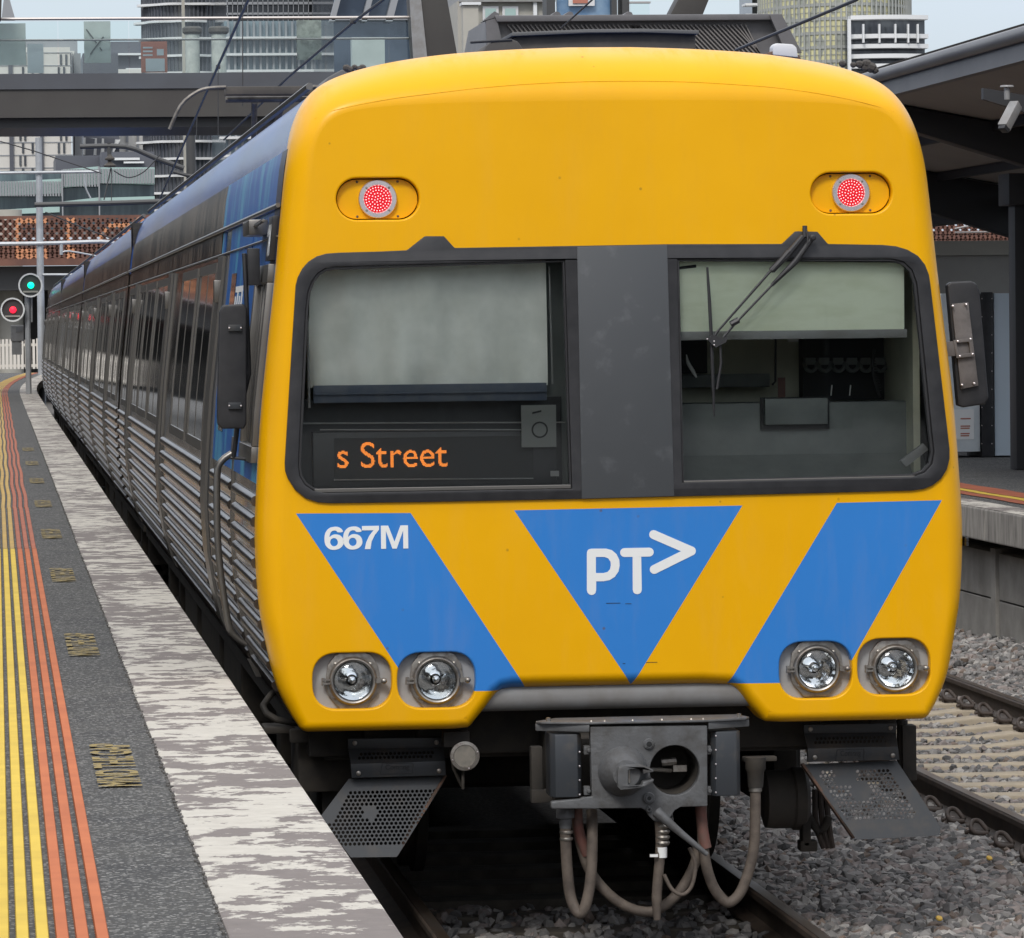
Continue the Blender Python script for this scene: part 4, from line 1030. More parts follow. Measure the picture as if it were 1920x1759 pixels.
mb = MB(); pp = [xz(*p, .29) for p in [(1783, 570), (1814, 567), (1833, 723), (1800, 730)]]; mb.plate(pp, [], .27, .292); M['mirrorplate'] = mat('mirror_plate_metal', (.17, .155, .15), .6, .3, c2=(.11, .10, .095), ns=14); mb.build('mirror_plate', 'mirrorplate', mr, bevel=.002)
mb = MB(); o1 = [xz(*p, .27) for p in [(1786, 638), (1820, 634), (1826, 668), (1792, 672)]]; i1 = [xz(*p, .27) for p in [(1792, 643), (1815, 641), (1818, 662), (1796, 664)]]; mb.plate(o1, [i1], .250, .268)
a_, b_ = at(1786, 640, .27), at(1786, 668, .27); mb.box(a_.x-.07, a_.x+.01, .255, .275, b_.z, a_.z); mb.build('mirror_mount', 'mirrorplate', mr, bevel=.002)
mb = MB()
for (px, py) in ((1787, 574), (1812, 571), (1804, 722), (1827, 719), (1796, 640), (1820, 636), (1800, 668), (1824, 664)):
    p = at(px, py, .25); mb.lathe((p.x, .268, p.z), [(.006, 0), (.005, .02), (.0001, .022)], 8)
mb.build('mount_bolt', 'alu', mr)

# roof equipment of the front car
def roofbox(name, x0, x1, y0, y1, z0, z1, m, bev=.02): return MB().box(x0, x1, y0, y1, z0, z1).build(name, m, car, bevel=bev)
Yp = 3.2
a_, b_ = at(966, 66, Yp), at(1305, 96, Yp); vs = []; mb = MB(); top = [xz(955, 78, Yp), xz(970, 67, Yp), xz(1100, 60, Yp), xz(1200, 59, Yp), xz(1304, 62, Yp), xz(1306, 130, Yp), xz(955, 130, Yp)]
mb.plate(top[::-1], [], Yp, Yp+2.6); ac = mb.build('air_conditioner', 'pod', car, bevel=.012)
mb = MB(); mb.plate([xz(958, 62, Yp), xz(1100, 56, Yp), xz(1200, 55, Yp), xz(1308, 58, Yp), xz(1308, 65, Yp), xz(1200, 62, Yp), xz(1100, 63, Yp), xz(958, 69, Yp)][::-1], [], Yp-.05, Yp+2.7); mb.build('unit_lid', 'roofgrey', ac, bevel=.004)
Yp = 2.2
mb = MB(); mb.plate([xz(*p, Yp) for p in [(903, 104), (912, 86), (925, 76), (960, 74), (972, 78), (985, 100), (985, 130), (903, 130)]], [], Yp, Yp+.8); rb = mb.build('roof_vent', 'pod', car, bevel=.01)
mb = MB(); mb.tube([W3(882, 80, Yp), W3(960, 75, Yp)], .006, 6); mb.build('vent_wire', 'rubber', rb)
Yp = 1.6
mb = MB(); mb.plate([xz(*p, Yp) for p in [(1449, 103), (1450, 86), (1455, 81), (1487, 83), (1494, 89), (1497, 108)]], [], Yp, Yp+.11); mb.build('antenna_dome', 'antenna', car, bevel=.008)
mb = MB(); mb.plate([xz(*p, Yp) for p in [(1436, 125), (1442, 98), (1452, 95), (1458, 101), (1490, 106), (1500, 102), (1506, 125)]], [], Yp+.01, Yp+.14); mb.build('antenna_base', 'rust', car, bevel=.003)
def debris(name, pxs, Yp):
    mb = MB()
    for (px, py, r_) in pxs:
        p = at(px, py, Yp); mb.lathe((p.x, Yp, p.z), [(.001, -r_*.9), (r_*.7, -r_*.5), (r_, 0), (r_*.8, r_*.5), (.001, r_*.9)], 7, (.3, .4, 1))
    return mb.build(name, 'pod', car, smooth=0)
debris('roof_cable', [(650, 128, .02), (665, 126, .014), (680, 127, .018), (656, 131, .02), (672, 129, .015)], .9)
debris('roof_cable', [(1580, 120, .02), (1600, 122, .016), (1612, 121, .022), (1625, 120, .026), (1633, 127, .03), (1622, 128, .02), (1640, 132, .02)], .9)
mb = MB(); mb.plate([xz(*p, 1.) for p in [(600, 165), (615, 145), (640, 131), (700, 125), (700, 170)]], [], 1., 1.6); mb.build('roof_walkway', 'roofgrey', car, bevel=.01)

# ------------------------------------------------ coupler and everything under the nose
YC = -.42
def K2(X, Y): return xz(980+X/4., 1320+Y/4., YC)
def K3(X, Y, yy=YC): return at(980+X/4., 1320+Y/4., yy)
cp = thing('coupler', '', 'x'); [cp.__delitem__(k_) for k_ in ('label', 'category')]; BASE.pop(cp.name); cp.parent = car
plate_poly = [K2(*p) for p in [(505, 170), (1385, 162), (1387, 768), (1185, 774), (1140, 800), (1110, 850), (1070, 880), (1030, 890), (985, 878), (950, 845), (925, 800), (890, 782), (520, 786), (222, 789), (212, 775), (214, 742), (228, 732), (430, 715), (455, 703), (520, 695)]]
hc = K3(1140, 498); hole = circle(hc.x, hc.z, .107, 40)
mb = MB(); mb.plate(plate_poly, [hole], YC, YC+.05); mb.build('face_plate', 'coupler', cp, bevel=.006, seg=3, smooth=35)
mb = MB(); mb.lathe((hc.x, YC+.05, hc.z), [(.107, 0), (.102, -.02), (.10, -.22), (.001, -.22)], 40, cap=False); mb.build('coupling_socket', 'under', cp, smooth=40)
mb = MB(); p = K3(1060, 490, YC+.08); mb.tube([K3(940, 490, YC+.05), K3(1110, 500, YC+.12)], .009, 8); a_, b_ = K3(1120, 455, YC+.14), K3(1220, 500, YC+.14); mb.box(a_.x, b_.x, YC+.10, YC+.16, b_.z, a_.z)
mb.tube([K3(1040, 440, YC+.13), K3(1150, 430, YC+.13)], .018, 8); mb.build('locking_link', 'steelring', cp, smooth=40)
cc = K3(752, 505); mb = MB()
mb.lathe((cc.x, YC, cc.z), [(.108, -.01), (.106, .01), (.098, .04), (.078, .085), (.058, .115), (.001, .12)], 48); mb.build('coupling_cone', 'coupler', cp, smooth=50)
jaw = [K2(*p) for p in [(678, 480), (690, 448), (720, 438), (840, 428), (945, 470), (950, 485), (870, 500), (865, 460), (770, 466), (756, 480), (756, 580), (775, 592), (860, 588), (868, 560), (950, 540), (945, 560), (880, 598), (790, 612), (700, 622), (680, 600)]]
mb = MB(); mb.plate(jaw, [], YC-.145, YC-.05); mb.build('coupling_jaw', 'coupler', cp, bevel=.005, seg=2, smooth=40)
a_, b_ = K3(780, 465, YC-.1), K3(812, 590, YC-.1); mb = MB(); mb.tube([K3(797, 468, YC-.11), K3(795, 590, YC-.11)], .010, 12); mb.build('jaw_pin', 'steelring', cp)
mb = MB()
for (X, Y, r1, r2) in ((945, 300, .024, .012), (945, 705, .026, .009), (945, 790, .013, .006)):
    c_ = K3(X, Y); mb.lathe((c_.x, YC, c_.z), [(r1, -.01), (r1, .008), (r1*.85, .012), (r1*.62, .012), (r1*.6, .02), (r2, .02), (r2, -.004), (.0005, -.004)], 24); mb.build('air_port', 'coupler', cp, smooth=40); mb = MB()
mb = MB()
for (X, Y) in ((945, 300), (945, 705)):
    c_ = K3(X, Y); mb.lathe((c_.x, YC-.019, c_.z), [(.011, 0), (.0005, .001)], 16)
mb.build('port_bore', 'dark', cp)
# side boxes with rivets and hinges
for (xa, xb, ya, yb, rx) in ((210, 452, 232, 700, 427), (1415, 1645, 210, 690, 1449)):
    a_, b_ = K3(xa, ya, YC+.02), K3(xb, yb, YC+.02); mb = MB(); c4 = [(a_.x, YC+.06), (a_.x+.02, YC+.03), (b_.x-.02, YC+.03), (b_.x, YC+.06), (b_.x, YC+.22), (a_.x, YC+.22)] 
    mb.plate(c4, [], b_.z, a_.z, f=lambda u, v, y: (u, v, y)); bx_ = mb.build('electrical_box', 'boxdark', cp, bevel=.006, seg=2, smooth=35)
    mb = MB()
    for Y in ((360, 467, 573, 680) if rx < 1000 else (240, 345, 452, 558, 664)):
        c_ = K3(rx, Y, YC+.03); mb.lathe((c_.x, YC+.032, c_.z), [(.0045, 0), (.004, .004), (.0001, .005)], 8)
    mb.build('rivet', 'alu', bx_)
    mb = MB()
    for Y in (345, 650):
        hx = (458, 505) if rx < 1000 else (1365, 1410); a2, b2 = K3(hx[0], Y-32, YC+.03), K3(hx[1], Y+32, YC+.03); mb.box(a2.x, b2.x, YC+.02, YC+.06, b2.z, a2.z); mb.lathe((a2.x+.02, YC+.02, (a2.z+b2.z)/2), [(.009, 0), (.009, .012)], 10); mb.build('hinge', 'coupler', bx_, bevel=.003); mb = MB()
# top shelf
mb = MB(); pl = [K2(118, 200)[0], K2(505, 200)[0], K2(1388, 200)[0], K2(1728, 200)[0]]; zt = K2(505, 160)[1]+.004; f_ = lambda u, v, y: (u, v, y)
mb.plate([(pl[0], YC+.10), (pl[0]+.02, YC+.06), (pl[1], YC-.012), (pl[2], YC-.012), (pl[3]-.02, YC+.06), (pl[3], YC+.10), (pl[3]-.03, YC+.24), (pl[0]+.1, YC+.24)], [], zt, zt+.010, f=f_)
for (xa, xb) in ((pl[0], pl[1]-.003), (pl[2]+.003, pl[3])):
    s0_ = xa < 0; mb.plate([(xa, YC+(.10 if s0_ else -.005)), (xb, YC+(-.008 if s0_ else .10)), (xb, YC+.02+(0 if s0_ else .10)), (xa, YC+.12 if s0_ else YC+.02)], [], zt-.032, zt-.001, f=f_)
sh = mb.build('top_shelf', 'coupler', cp, bevel=.004)
mb = MB()
for X in (190, 1620): c_ = K3(X, 120, YC+.1); mb.lathe((c_.x, YC+.09, zt+.01), [(.010, 0), (.010, .014), (.0005, .016)], 8, (0, 0, 1))
for X in (520, 620, 830, 1050, 1270, 1360): c_ = K3(X, 120); mb.lathe((c_.x, YC+.02, zt+.01), [(.006, 0), (.004, .005), (.0003, .006)], 6, (0, 0, 1))
mb.build('shelf_bolt', 'steelring', sh)
mb = MB(); mb.tube([K3(1005, 810, YC-.03), K3(1050, 850, YC-.04), K3(1200, 980, YC-.05), K3(1385, 1130, YC-.06)], [.026, .021, .015, .010], 12, 3); mb.build('uncoupling_handle', 'coupler', cp, smooth=50)
mb = MB(); mb.box(-.30, .30, YC+.32, .6, .55, .83); mb.box(-.12, .12, .5, 1.6, .5, .75); mb.build('coupler_head', 'under', cp, bevel=.02)
# hoses
def hose(name, pts, r, m, ends=None):
    mb = MB(); mb.tube([K3(X, Y, yy) for X, Y, yy in pts], r, 14, 6); o = mb.build(name, m, cp, smooth=60)
    return o
YH = YC+.12
hose('air_hose', [(320, 860, YH), (322, 1000, YH), (335, 1250, YH), (360, 1450, YH), (410, 1560, YH-.02), (450, 1560, YH-.03), (490, 1440, YH-.03), (515, 1250, YH-.02), (522, 1000, YH), (518, 800, YH+.05)], .0240, 'hose')
hose('air_hose', [(395, 780, YH+.08), (415, 950, YH+.08), (480, 1200, YH+.08), (600, 1380, YH+.06), (760, 1510, YH+.05), (930, 1560, YH+.04), (1050, 1520, YH+.04), (1180, 1400, YH+.05), (1290, 1200, YH+.06), (1310, 1060, YH+.08)], .0225, 'hose')
hose('air_hose', [(1342, 760, YH+.02), (1345, 900, YH+.02), (1365, 1150, YH), (1420, 1350, YH), (1500, 1465, YH), (1560, 1485, YH), (1640, 1400, YH), (1710, 1200, YH), (1740, 1000, YH), (1745, 640, YH)], .0235, 'hose')
hose('air_hose', [(1035, 880, YC+.02), (1035, 1060, YC+.02), (1020, 1250, YC+.02), (1005, 1450, YC+.02), (1008, 1620, YC+.02)], [.027, .022, .022, .022, .015], 'hose')
hose('red_hose', [(410, 780, YH+.05), (415, 900, YH+.05), (440, 1020, YH+.06), (480, 1130, YH+.07)], .0225, 'hosered')
hose('red_hose', [(1335, 760, YH+.0), (1340, 850, YH), (1355, 980, YH), (1375, 1080, YH)], .0245, 'hosered')
hose('thin_hose', [(1060, 1280, YC), (1120, 1390, YC), (1200, 1430, YC), (1270, 1360, YC), (1295, 1200, YC), (1250, 1080, YC)], .0085, 'hose')
mb = MB()
MB().lathe(K3(320, 800, YH), [(.033, -.02), (.040, 0), (.040, .03), (.028, .035), (.028, .055), (.026, .06), (.026, .075)], 16, (0, 0, -1)).build('hose_coupling', 'coupler', cp, smooth=40)
for (X, Y) in ((335, 950), (335, 1000)): mb.lathe(K3(X-8, Y, YH), [(.028, 0), (.030, .006), (.028, .012)], 16, (0, 0, -1))
MB().lathe(K3(1745, 400, YH), [(.045, 0), (.045, .05), (.038, .06), (.033, .13)], 16, (0, 0, -1)).build('hose_socket', 'under', cp, smooth=40); MB().lathe(K3(1745, 620, YH), [(.028, 0), (.029, .02)], 12, (0, 0, -1)).build('hose_clamp', 'steelring', cp)
for k in range(4): mb.lathe(K3(1050, 900+k*42, YC+.02), [(.027, 0), (.032, .008), (.027, .018)], 16, (0, 0, -1))
mb.build('hose_fitting', 'steelring', cp, smooth=40)
mb = MB(); mb.lathe(K3(1040, 1072, YC+.02), [(.0245, 0), (.0245, .045)], 20, (0, 0, -1)); mb.box(K3(950, 1130, YC).x, K3(1010, 1130, YC).x, YC-.02, YC-.012, K3(950, 1145, YC).z, K3(950, 1125, YC).z); mb.build('hose_tag', 'white', cp)
mb = MB(); a_, b_ = K3(60, 320, .0), K3(150, 720, .0); mb.box(a_.x, b_.x, -.02, .05, b_.z, a_.z); a_, b_ = K3(60, 640, .0), K3(250, 735, .0); mb.box(a_.x, b_.x, -.03, .03, b_.z, a_.z); a_, b_ = K3(1650, 395, .0), K3(1900, 425, 0.); mb.box(a_.x, b_.x, -.03, .03, b_.z, a_.z); mb.box(-1.25, 1.2, .5, .7, .70, .87)
mb.build('coupler_bracket', 'under', cp, bevel=.006)

# perforated obstacle guards
def perforated(poly, lattice_ok, Yf, m, name, parent, pitch=.020, rad=.0066, th=.003):
    xs_ = [p[0] for p in poly]; zs_ = [p[1] for p in poly]; mb = MB(); z = min(zs_); row = 0
    ph = pitch*.866
    nz_ = int((max(zs_)-z)/ph)+2; nx_ = int((max(xs_)-min(xs_))/pitch)+3
    for j in range(nz_):
        for i in range(nx_):
            cx_ = min(xs_)-pitch+(i+.5*(j % 2))*pitch; cz_ = z+(j+.5)*ph; q = [(cx_-pitch/2, cz_-ph/2), (cx_+pitch/2, cz_-ph/2), (cx_+pitch/2, cz_+ph/2), (cx_-pitch/2, cz_+ph/2)]
            if lattice_ok(cx_, cz_):
                vs = []; order = [(-1, -1), (0, -1), (1, -1), (1, 0), (1, 1), (0, 1), (-1, 1), (-1, 0)]
                for (u, v_) in order: vs.append((cx_+u*pitch/2, 0, cz_+v_*ph/2))
                for (u, v_) in order:
                    l = math.hypot(u, v_); vs.append((cx_+u/l*rad, 0, cz_+v_/l*rad))
                mb.add(vs, [(k, (k+1) % 8, 8+(k+1) % 8, 8+k) for k in range(8)])
            else: mb.add([(cx_+u*pitch/2, 0, cz_+v_*ph/2) for (u, v_) in ((-1, -1), (0, -1), (1, -1), (1, 0), (1, 1), (0, 1), (-1, 1), (-1, 0))], [tuple(range(8))])
    me = bpy.data.meshes.new(name); me.from_pydata(mb.v, [], mb.f); bm = bmesh.new(); bm.from_mesh(me); bmesh.ops.remove_doubles(bm, verts=bm.verts, dist=1e-4)
    cxm = sum(xs_)/len(xs_); czm = sum(zs_)/len(zs_)
    for i in range(len(poly)):
        (x0, z0), (x1, z1) = poly[i], poly[(i+1) % len(poly)]; nn = Vector((z1-z0, 0, -(x1-x0))).normalized()
        if nn.dot(Vector((cxm-x0, 0, czm-z0))) > 0: nn = -nn
        bmesh.ops.bisect_plane(bm, geom=bm.verts[:]+bm.edges[:]+bm.faces[:], plane_co=(x0, 0, z0), plane_no=nn, clear_outer=True)
    bmesh.ops.recalc_face_normals(bm, faces=bm.faces)
    r_ = bmesh.ops.solidify(bm, geom=bm.faces[:], thickness=th)
    for v_ in bm.verts: p = v_.co; v_.co = Vector((p.x, Yf(p.x, p.z)+p.y, p.z))
    bm.to_mesh(me); bm.free(); return link(name, me, m, parent, 25)
def guard(bands, trap, holes_band, holes_trap, mark, root, rustside):
    YG = .32
    gz = [bands[0][1], bands[1][1], bands[2][1], bands[3][1]]
    # top folded plate: flat, sloping out, flat
    xs0 = [xz(bands[i][0], bands[i][1], YG) for i in range(4)]; xs1 = [xz(bands[i][2], bands[i][3], YG) for i in range(4)]
    ydep = [YG, YG, YG-.045, YG-.045]
    A = MB()
    for i in (0, 2):
        A.add([(xs0[i][0], ydep[i], xs0[i][1]), (xs1[i][0], ydep[i], xs1[i][1]), (xs1[i+1][0], ydep[i+1], xs1[i+1][1]), (xs0[i+1][0], ydep[i+1], xs0[i+1][1]),
               (xs0[i][0], ydep[i]+.03, xs0[i][1]), (xs1[i][0], ydep[i]+.03, xs1[i][1]), (xs1[i+1][0], ydep[i+1]+.03, xs1[i+1][1]), (xs0[i+1][0], ydep[i+1]+.03, xs0[i+1][1])], [(0, 1, 2, 3), (7, 6, 5, 4), (0, 4, 5, 1), (2, 6, 7, 3), (1, 5, 6, 2), (3, 7, 4, 0)])
    gd = A.build('obstacle_guard', 'darkplate', root, bevel=.002)
    z1_, z2_ = (xs0[1][1]+xs1[1][1])/2, (xs0[2][1]+xs1[2][1])/2; mid = [xs0[1], xs1[1], xs1[2], xs0[2]]
    perforated(mid, holes_band(xs0[1][0], xs1[1][0], z1_, z2_), lambda x, z: YG-.045*min(1, max(0, (z1_-z)/(z1_-z2_))), 'darkplate', 'guard_mesh', gd, .0185, .0068)
    tp = [xz(*p, YG) for p in trap]; ztop = max(p[1] for p in tp); zb = min(p[1] for p in tp)
    perforated(tp, holes_trap(tp), lambda x, z: YG+.02-.10*(ztop-z)/(ztop-zb), 'darkplate', 'guard_mesh', gd, .0195, .0074)
    B = MB(); 
    for p in (xs0[0], xs1[0], xs0[3], xs1[3]):
        sx = .03 if p in (xs0[0], xs0[3]) else -.03; B.lathe((p[0]+sx, YG-.002-(.045 if p in (xs0[3], xs1[3]) else 0), p[1]+(-.02 if p in (xs0[0], xs1[0]) else .02)), [(.011, 0), (.010, .004), (.005, .006), (.0005, .006)], 12); B.build('guard_bolt', 'steelring', gd); B = MB()
    m0, m1 = xz(mark[0], mark[1], YG-.045), xz(mark[2], mark[3], YG-.045)
    text_obj('embossed_lettering', 'Comeng', .1, lambda u, v, w_: (m0[0]+u, YG-.0465-w_, m0[1]+v), 'black', gd, width=m1[0]-m0[0], height=(m1[1]-m0[1])*1.15, offset=.004, extrude=.001)
    fr = MB(); pts = [(m0[0]-.022, m0[1]-.012), (m0[0]-.012, m1[1]+.008), (m1[0]+.012, m1[1]+.008), (m1[0]+.016, m1[1]-.002), (m1[0]+.010, m0[1]-.012)]
    for i in range(len(pts)): 
        a0, a1 = pts[i], pts[(i+1) % len(pts)]; fr.bar((a0[0], YG-.0465, a0[1]), (a1[0], YG-.0465, a1[1]), .003, .003)
    fr.build('embossed_border', 'black', gd)
    # side flange and hanger
    Cc = MB()
    sd_ = [(p[0], p[1]) for p in tp]
    e0, e1 = rustside; p0, p1 = tp[e0], tp[e1]
    Cc.bar((p0[0], YG+.05, p0[1]), (p1[0], YG-.01, p1[1]), .012, .09, up=(0, 1, 0)); Cc.build('guard_flange', 'rust', gd, bevel=.003)
    D = MB(); xm = (xs0[0][0]+xs1[0][0])/2; D.box(xm-.13, xm-.10, YG+.04, YG+.1, .80, .93); D.build('guard_hanger', 'under', gd); MB().box(xm+.10, xm+.13, YG+.04, YG+.1, .80, .93).build('guard_hanger', 'under', gd)
    return gd
def hb(x0, x1, z1_, z2_): return lambda x, z: x0+.045 < x < x1-.045 and z2_+.010 < z < z1_-.012
def ht_left(tp):
    def f(x, z):
        ztop = max(p[1] for p in tp); k = ztop-z
        if k < .05 or k > .29: return False
        xl = tp[0][0]+.02-(k*.72); xr = tp[1][0]-.035-max(0, k-.05)*.62
        if xl+.03 > x or x > xr: return False
        return (x-(tp[0][0]+.09))**2+(k-.15)**2 > .0011
    return f
def ht_right(tp):
    def f(x, z):
        ztop = max(p[1] for p in tp); k = ztop-z
        if k < .03 or k > .255: return False
        xl = tp[0][0]+.045+k*.55; xr = tp[1][0]-.05+k*.50
        if x < xl or x > xr: return False
        if (x-(tp[0][0]+.25))**2+(k-.13)**2 < .0022: return False
        return not (k < .10 and tp[0][0]+.14 < x < tp[0][0]+.24)
    return f
guard([(652, 1385, 831, 1383), (653, 1404, 832, 1401), (656, 1431, 833, 1425), (658, 1457, 834, 1452)], [(655, 1461), (835, 1456), (832, 1468), (741, 1603), (655, 1604), (600, 1530)], hb, ht_left, (722, 1446, 768, 1434), car, (1, 3))
guard([(1507, 1359, 1682, 1356), (1508, 1375, 1679, 1373), (1511, 1402, 1680, 1398), (1512, 1427, 1683, 1423)], [(1507, 1434), (1683, 1427), (1758, 1548), (1755, 1563), (1600, 1571)], hb, ht_right, (1575, 1421, 1614, 1408), car, (0, 4))
# round lamp under the left headlights
c_ = at(871, 1417, .12); mb = MB(); mb.lathe((c_.x, .12, c_.z), [(.001, -.14), (.055, -.13), (.06, 0), (.064, .01), (.064, .018), (.05, .020), (.048, .016), (.001, .016)], 36); lp = mb.build('marker_lamp', 'steelring', car, smooth=40)
M['lampface'] = mat('dusty_lamp_face', (.16, .15, .13), .5, c2=(.22, .20, .17), ns=30); MB().lathe((c_.x, .104, c_.z), [(.047, 0), (.0005, .001)], 32).build('lamp_face', 'lampface', lp)
mb = MB()
for k in range(4): mb.lathe((c_.x+.057*math.cos(k*1.57+.3), .101, c_.z+.057*math.sin(k*1.57+.3)), [(.004, 0), (.0003, .003)], 8)
mb.build('lamp_screw', 'alu', lp)
mb = MB(); a_, b_ = at(840, 1372, .15), at(872, 1400, .15); mb.box(a_.x-.02, b_.x+.02, .14, .25, b_.z, a_.z); mb.tube([at(846, 1400, .2), at(850, 1440, .2), at(866, 1475, .2)], .008, 8); mb.tube([at(868, 1440, .14), at(868, 1480, .14)], .008, 6); mb.build('lamp_bracket', 'under', lp, bevel=.004)
# extra underside kit: side steps, hanging pipe on the right, wheel seen beside the guard
mb = MB(); mb.tube([at(1690, 1345, .5), at(1690, 1470, .5)], .022, 10); mb.box(at(1676, 1, .5).x, at(1702, 1, .5).x, .45, .55, at(1, 1500, .5).z, at(1, 1395, .5).z); mb.lathe(at(1690, 1350, .5), [(.03, 0), (.03, .02)], 10, (0, 0, -1)); mb.build('vertical_pipe', 'under', car, bevel=.004)
mb = MB(); ra, rb2 = at(1474, 1500, .9), at(1516, 1500, .9); mb.lathe((ra.x-.1, .95, ra.z), [(.001, 0), (.10, 0), (.13, .01), (.135, .05), (.135, .13), (.145, .14), (.145, rb2.x-ra.x+.08), (.12, rb2.x-ra.x+.10), (.001, rb2.x-ra.x+.10)], 40, (1, 0, 0)); mb.build('air_reservoir', 'pod', car, smooth=40)
mb = MB()
for k in range(3): mb.tube([at(1528+k*10, 1480, .95), at(1530+k*12, 1545, .93), at(1545+k*8, 1590, .93)], .014, 8, 3)
mb.build('brake_pipes', 'railside', car)
mb = MB(); p_ = at(1510, 1600, .9); mb.box(p_.x-.02, p_.x+.02, .85, .95, .22, .45); mb.box(p_.x-.03, p_.x+.05, .85, .95, .20, .25); mb.tube([at(1500, 1500, .9), at(1535, 1560, .9), at(1555, 1530, .9)], .02, 8, 3); mb.build('sanding_pipe', 'under', car, bevel=.01)
mb = MB(); mb.box(-1.36, -1.12, .6, 1.1, .55, .80); mb.box(-1.40, -1.0, .5, .56, .78, .84); mb.box(-1.25, -1.05, .7, 1.5, .25, .6)
mb.tube([(-1.42, .9, 1.0), (-1.5, .85, .92), (-1.44, .8, .86), (-1.3, .8, .84)], .018, 6, 2); mb.box(-1.50, -1.36, .75, 1.0, .80, .83); mb.build('side_step', 'under', car, bevel=.01)

# ------------------------------------------------ the following cars
car2 = thing('train_car', 'second car of the train, grooved stainless steel, the raised pantograph on its roof', 'train car', (0, 0, 0), 'cars of the train'); BASE.pop(car2.name)
b2, r2 = make_body(car2, False)
mb = MB(); slab_surface(mb, .1, CL-.1, 3.03, 3.40, -.002, .0015, -1); mb.build('brown_wrap', 'wrapbrown', b2, smooth=30)
mb = MB(); mb.box(-.95, .95, -.62, .04, 1.1, 3.5); mb.build('gangway_bellows', 'rubber', car2, bevel=.03)
LABS = [None, 'third car of the train, middle of its length', 'fourth car of the train, where the side starts to look very thin', 'fifth car of the train, beginning to turn right at the far end', 'last visible car at the far tail of the train, beside the white fence']
cars = [car2]
for k in range(2, 6):
    c_ = copy_tree(car2); c_['label'] = LABS[k-1]; cars.append(c_)
for k, c_ in enumerate(cars):
    Y0_ = 23.45*(k+1); x0, x1 = curve_x(Y0_), curve_x(Y0_+CL); c_.location = (x0, Y0_, 0); c_.rotation_euler = (0, 0, -math.atan2(x1-x0, CL))
# pantograph of the second car (on its roof near the front)
M['pantograph'] = mat('pantograph_metal', (.20, .185, .165), .5, .6, c2=(.10, .09, .08), ns=10)
pg = thing('pantograph', '', 'x'); [pg.__delitem__(k_) for k_ in ('label', 'category')]; BASE.pop(pg.name); pg.parent = car2
Y0_ = 1.6; mb = MB()
mb.tube([(-.97, Y0_, 4.55), (-.86, Y0_, 4.78), (-.72, Y0_, 4.90), (-.60, Y0_, 4.945), (-.42, Y0_, 4.955)], .018, 8, 3); mb.build('horn', 'pantograph', pg); mb = MB(); mb.tube([(.97, Y0_, 4.55), (.86, Y0_, 4.78), (.72, Y0_, 4.90), (.60, Y0_, 4.945), (.42, Y0_, 4.955)], .018, 8, 3)
mb.build('horn', 'pantograph', pg)
mb = MB(); mb.box(-.42, .42, Y0_-.05, Y0_+.05, 4.88, 4.96); mb.box(-.42, .42, Y0_+.25, Y0_+.33, 4.88, 4.96); mb.build('contact_strip', 'pod', pg, bevel=.01)
mb = MB(); mb.tube([(-.42, Y0_+.1, 4.84), (.42, Y0_+.1, 4.84)], .03, 8); mb.tube([(-.14, Y0_+.1, 4.82), (-.05, Y0_+2.0, 4.25), (-.3, Y0_+.6, 3.95)], .03, 8); mb.tube([(.14, Y0_+.1, 4.82), (.05, Y0_+2.0, 4.25), (.3, Y0_+.6, 3.95)], .03, 8)
mb.box(-.5, .5, Y0_+.4, Y0_+1.9, 3.86, 3.95); mb.build('pantograph_arm', 'pantograph', pg)
#@@PART3
# ================================================================== BACKGROUND
M['bridgeblue'] = mat('bridge_fascia', (.075, .082, .095), .5, c2=(.06, .062, .07), ns=.5)
M['bridgebrown'] = mat('bridge_girder', (.052, .048, .043), .6, c2=(.045, .04, .037), ns=1.)
M['railtube'] = mat('handrail_steel', (.45, .42, .40), .3, .8)
M['polegrey'] = mat('galvanised', (.42, .44, .46), .45, .4, c2=(.34, .35, .36), ns=2)
M['poledark'] = mat('dark_pole', (.05, .05, .05), .5)
YB = 88.
def px_at(x, y, Y): return at(x, y, Y)
zt = at(300, 137, YB).z; zm = at(300, 166, YB).z; zb = at(300, 219, YB).z; zl = at(300, 237, YB).z; zr = at(300, 34, YB).z
fb = thing('footbridge', 'long dark footbridge with a glass balustrade crossing behind the train', 'bridge', (0, YB, 0))
MB().box(-60, at(880, 30, YB).x, YB, YB+.3, zm, zt).build('fascia', 'bridgeblue', fb, smooth=0)
MB().box(-60, at(880, 30, YB).x, YB+.05, YB+5.4, zb, zm-.003).build('girder', 'bridgebrown', fb, smooth=0)
MB().box(-60, at(880, 30, YB).x, YB+.45, YB+5.2, zl, zb-.003).build('soffit', 'poledark', fb, smooth=0)
pxs = [-200, -100, -10, 109, 242, 455, 556, 611, 730, 800]
xs_ = [at(p, 80, YB).x for p in pxs]
for i in range(len(xs_)-1): MB().box(xs_[i]+.01, xs_[i+1]-.01, YB+.10, YB+.115, zt+.0, zr-.06).build('glass_pane', 'balglass', fb, smooth=0)
MB().tube([(-30, YB+.1, zr), (at(800, 30, YB).x, YB+.1, zr)], .035, 8).build('handrail', 'railtube', fb)
MB().tube([(-30, YB+.35, at(200, 73, YB).z), (at(800, 30, YB).x, YB+.35, at(200, 73, YB).z)], .025, 8).build('inner_handrail', 'railtube', fb)
mb = MB()
for (x0p, x1p, x2p, x3p) in ((765, 840, 862, 785),): pass
leg = [xz(753, -240, YB-.5), xz(796, -240, YB-.5), xz(866, 150, YB-.5), xz(778, 150, YB-.5)]
MB().plate(leg, [], YB-.5, YB+.4).build('raking_leg', 'bridgebrown', fb, bevel=.03)
leg = [xz(753, -240, YB-.5), xz(764, -240, YB-.5), xz(805, 150, YB-.5), xz(777, 150, YB-.5)]
MB().plate(leg, [], YB-.56, YB-.503).build('leg_flange', 'valance', fb, smooth=0)
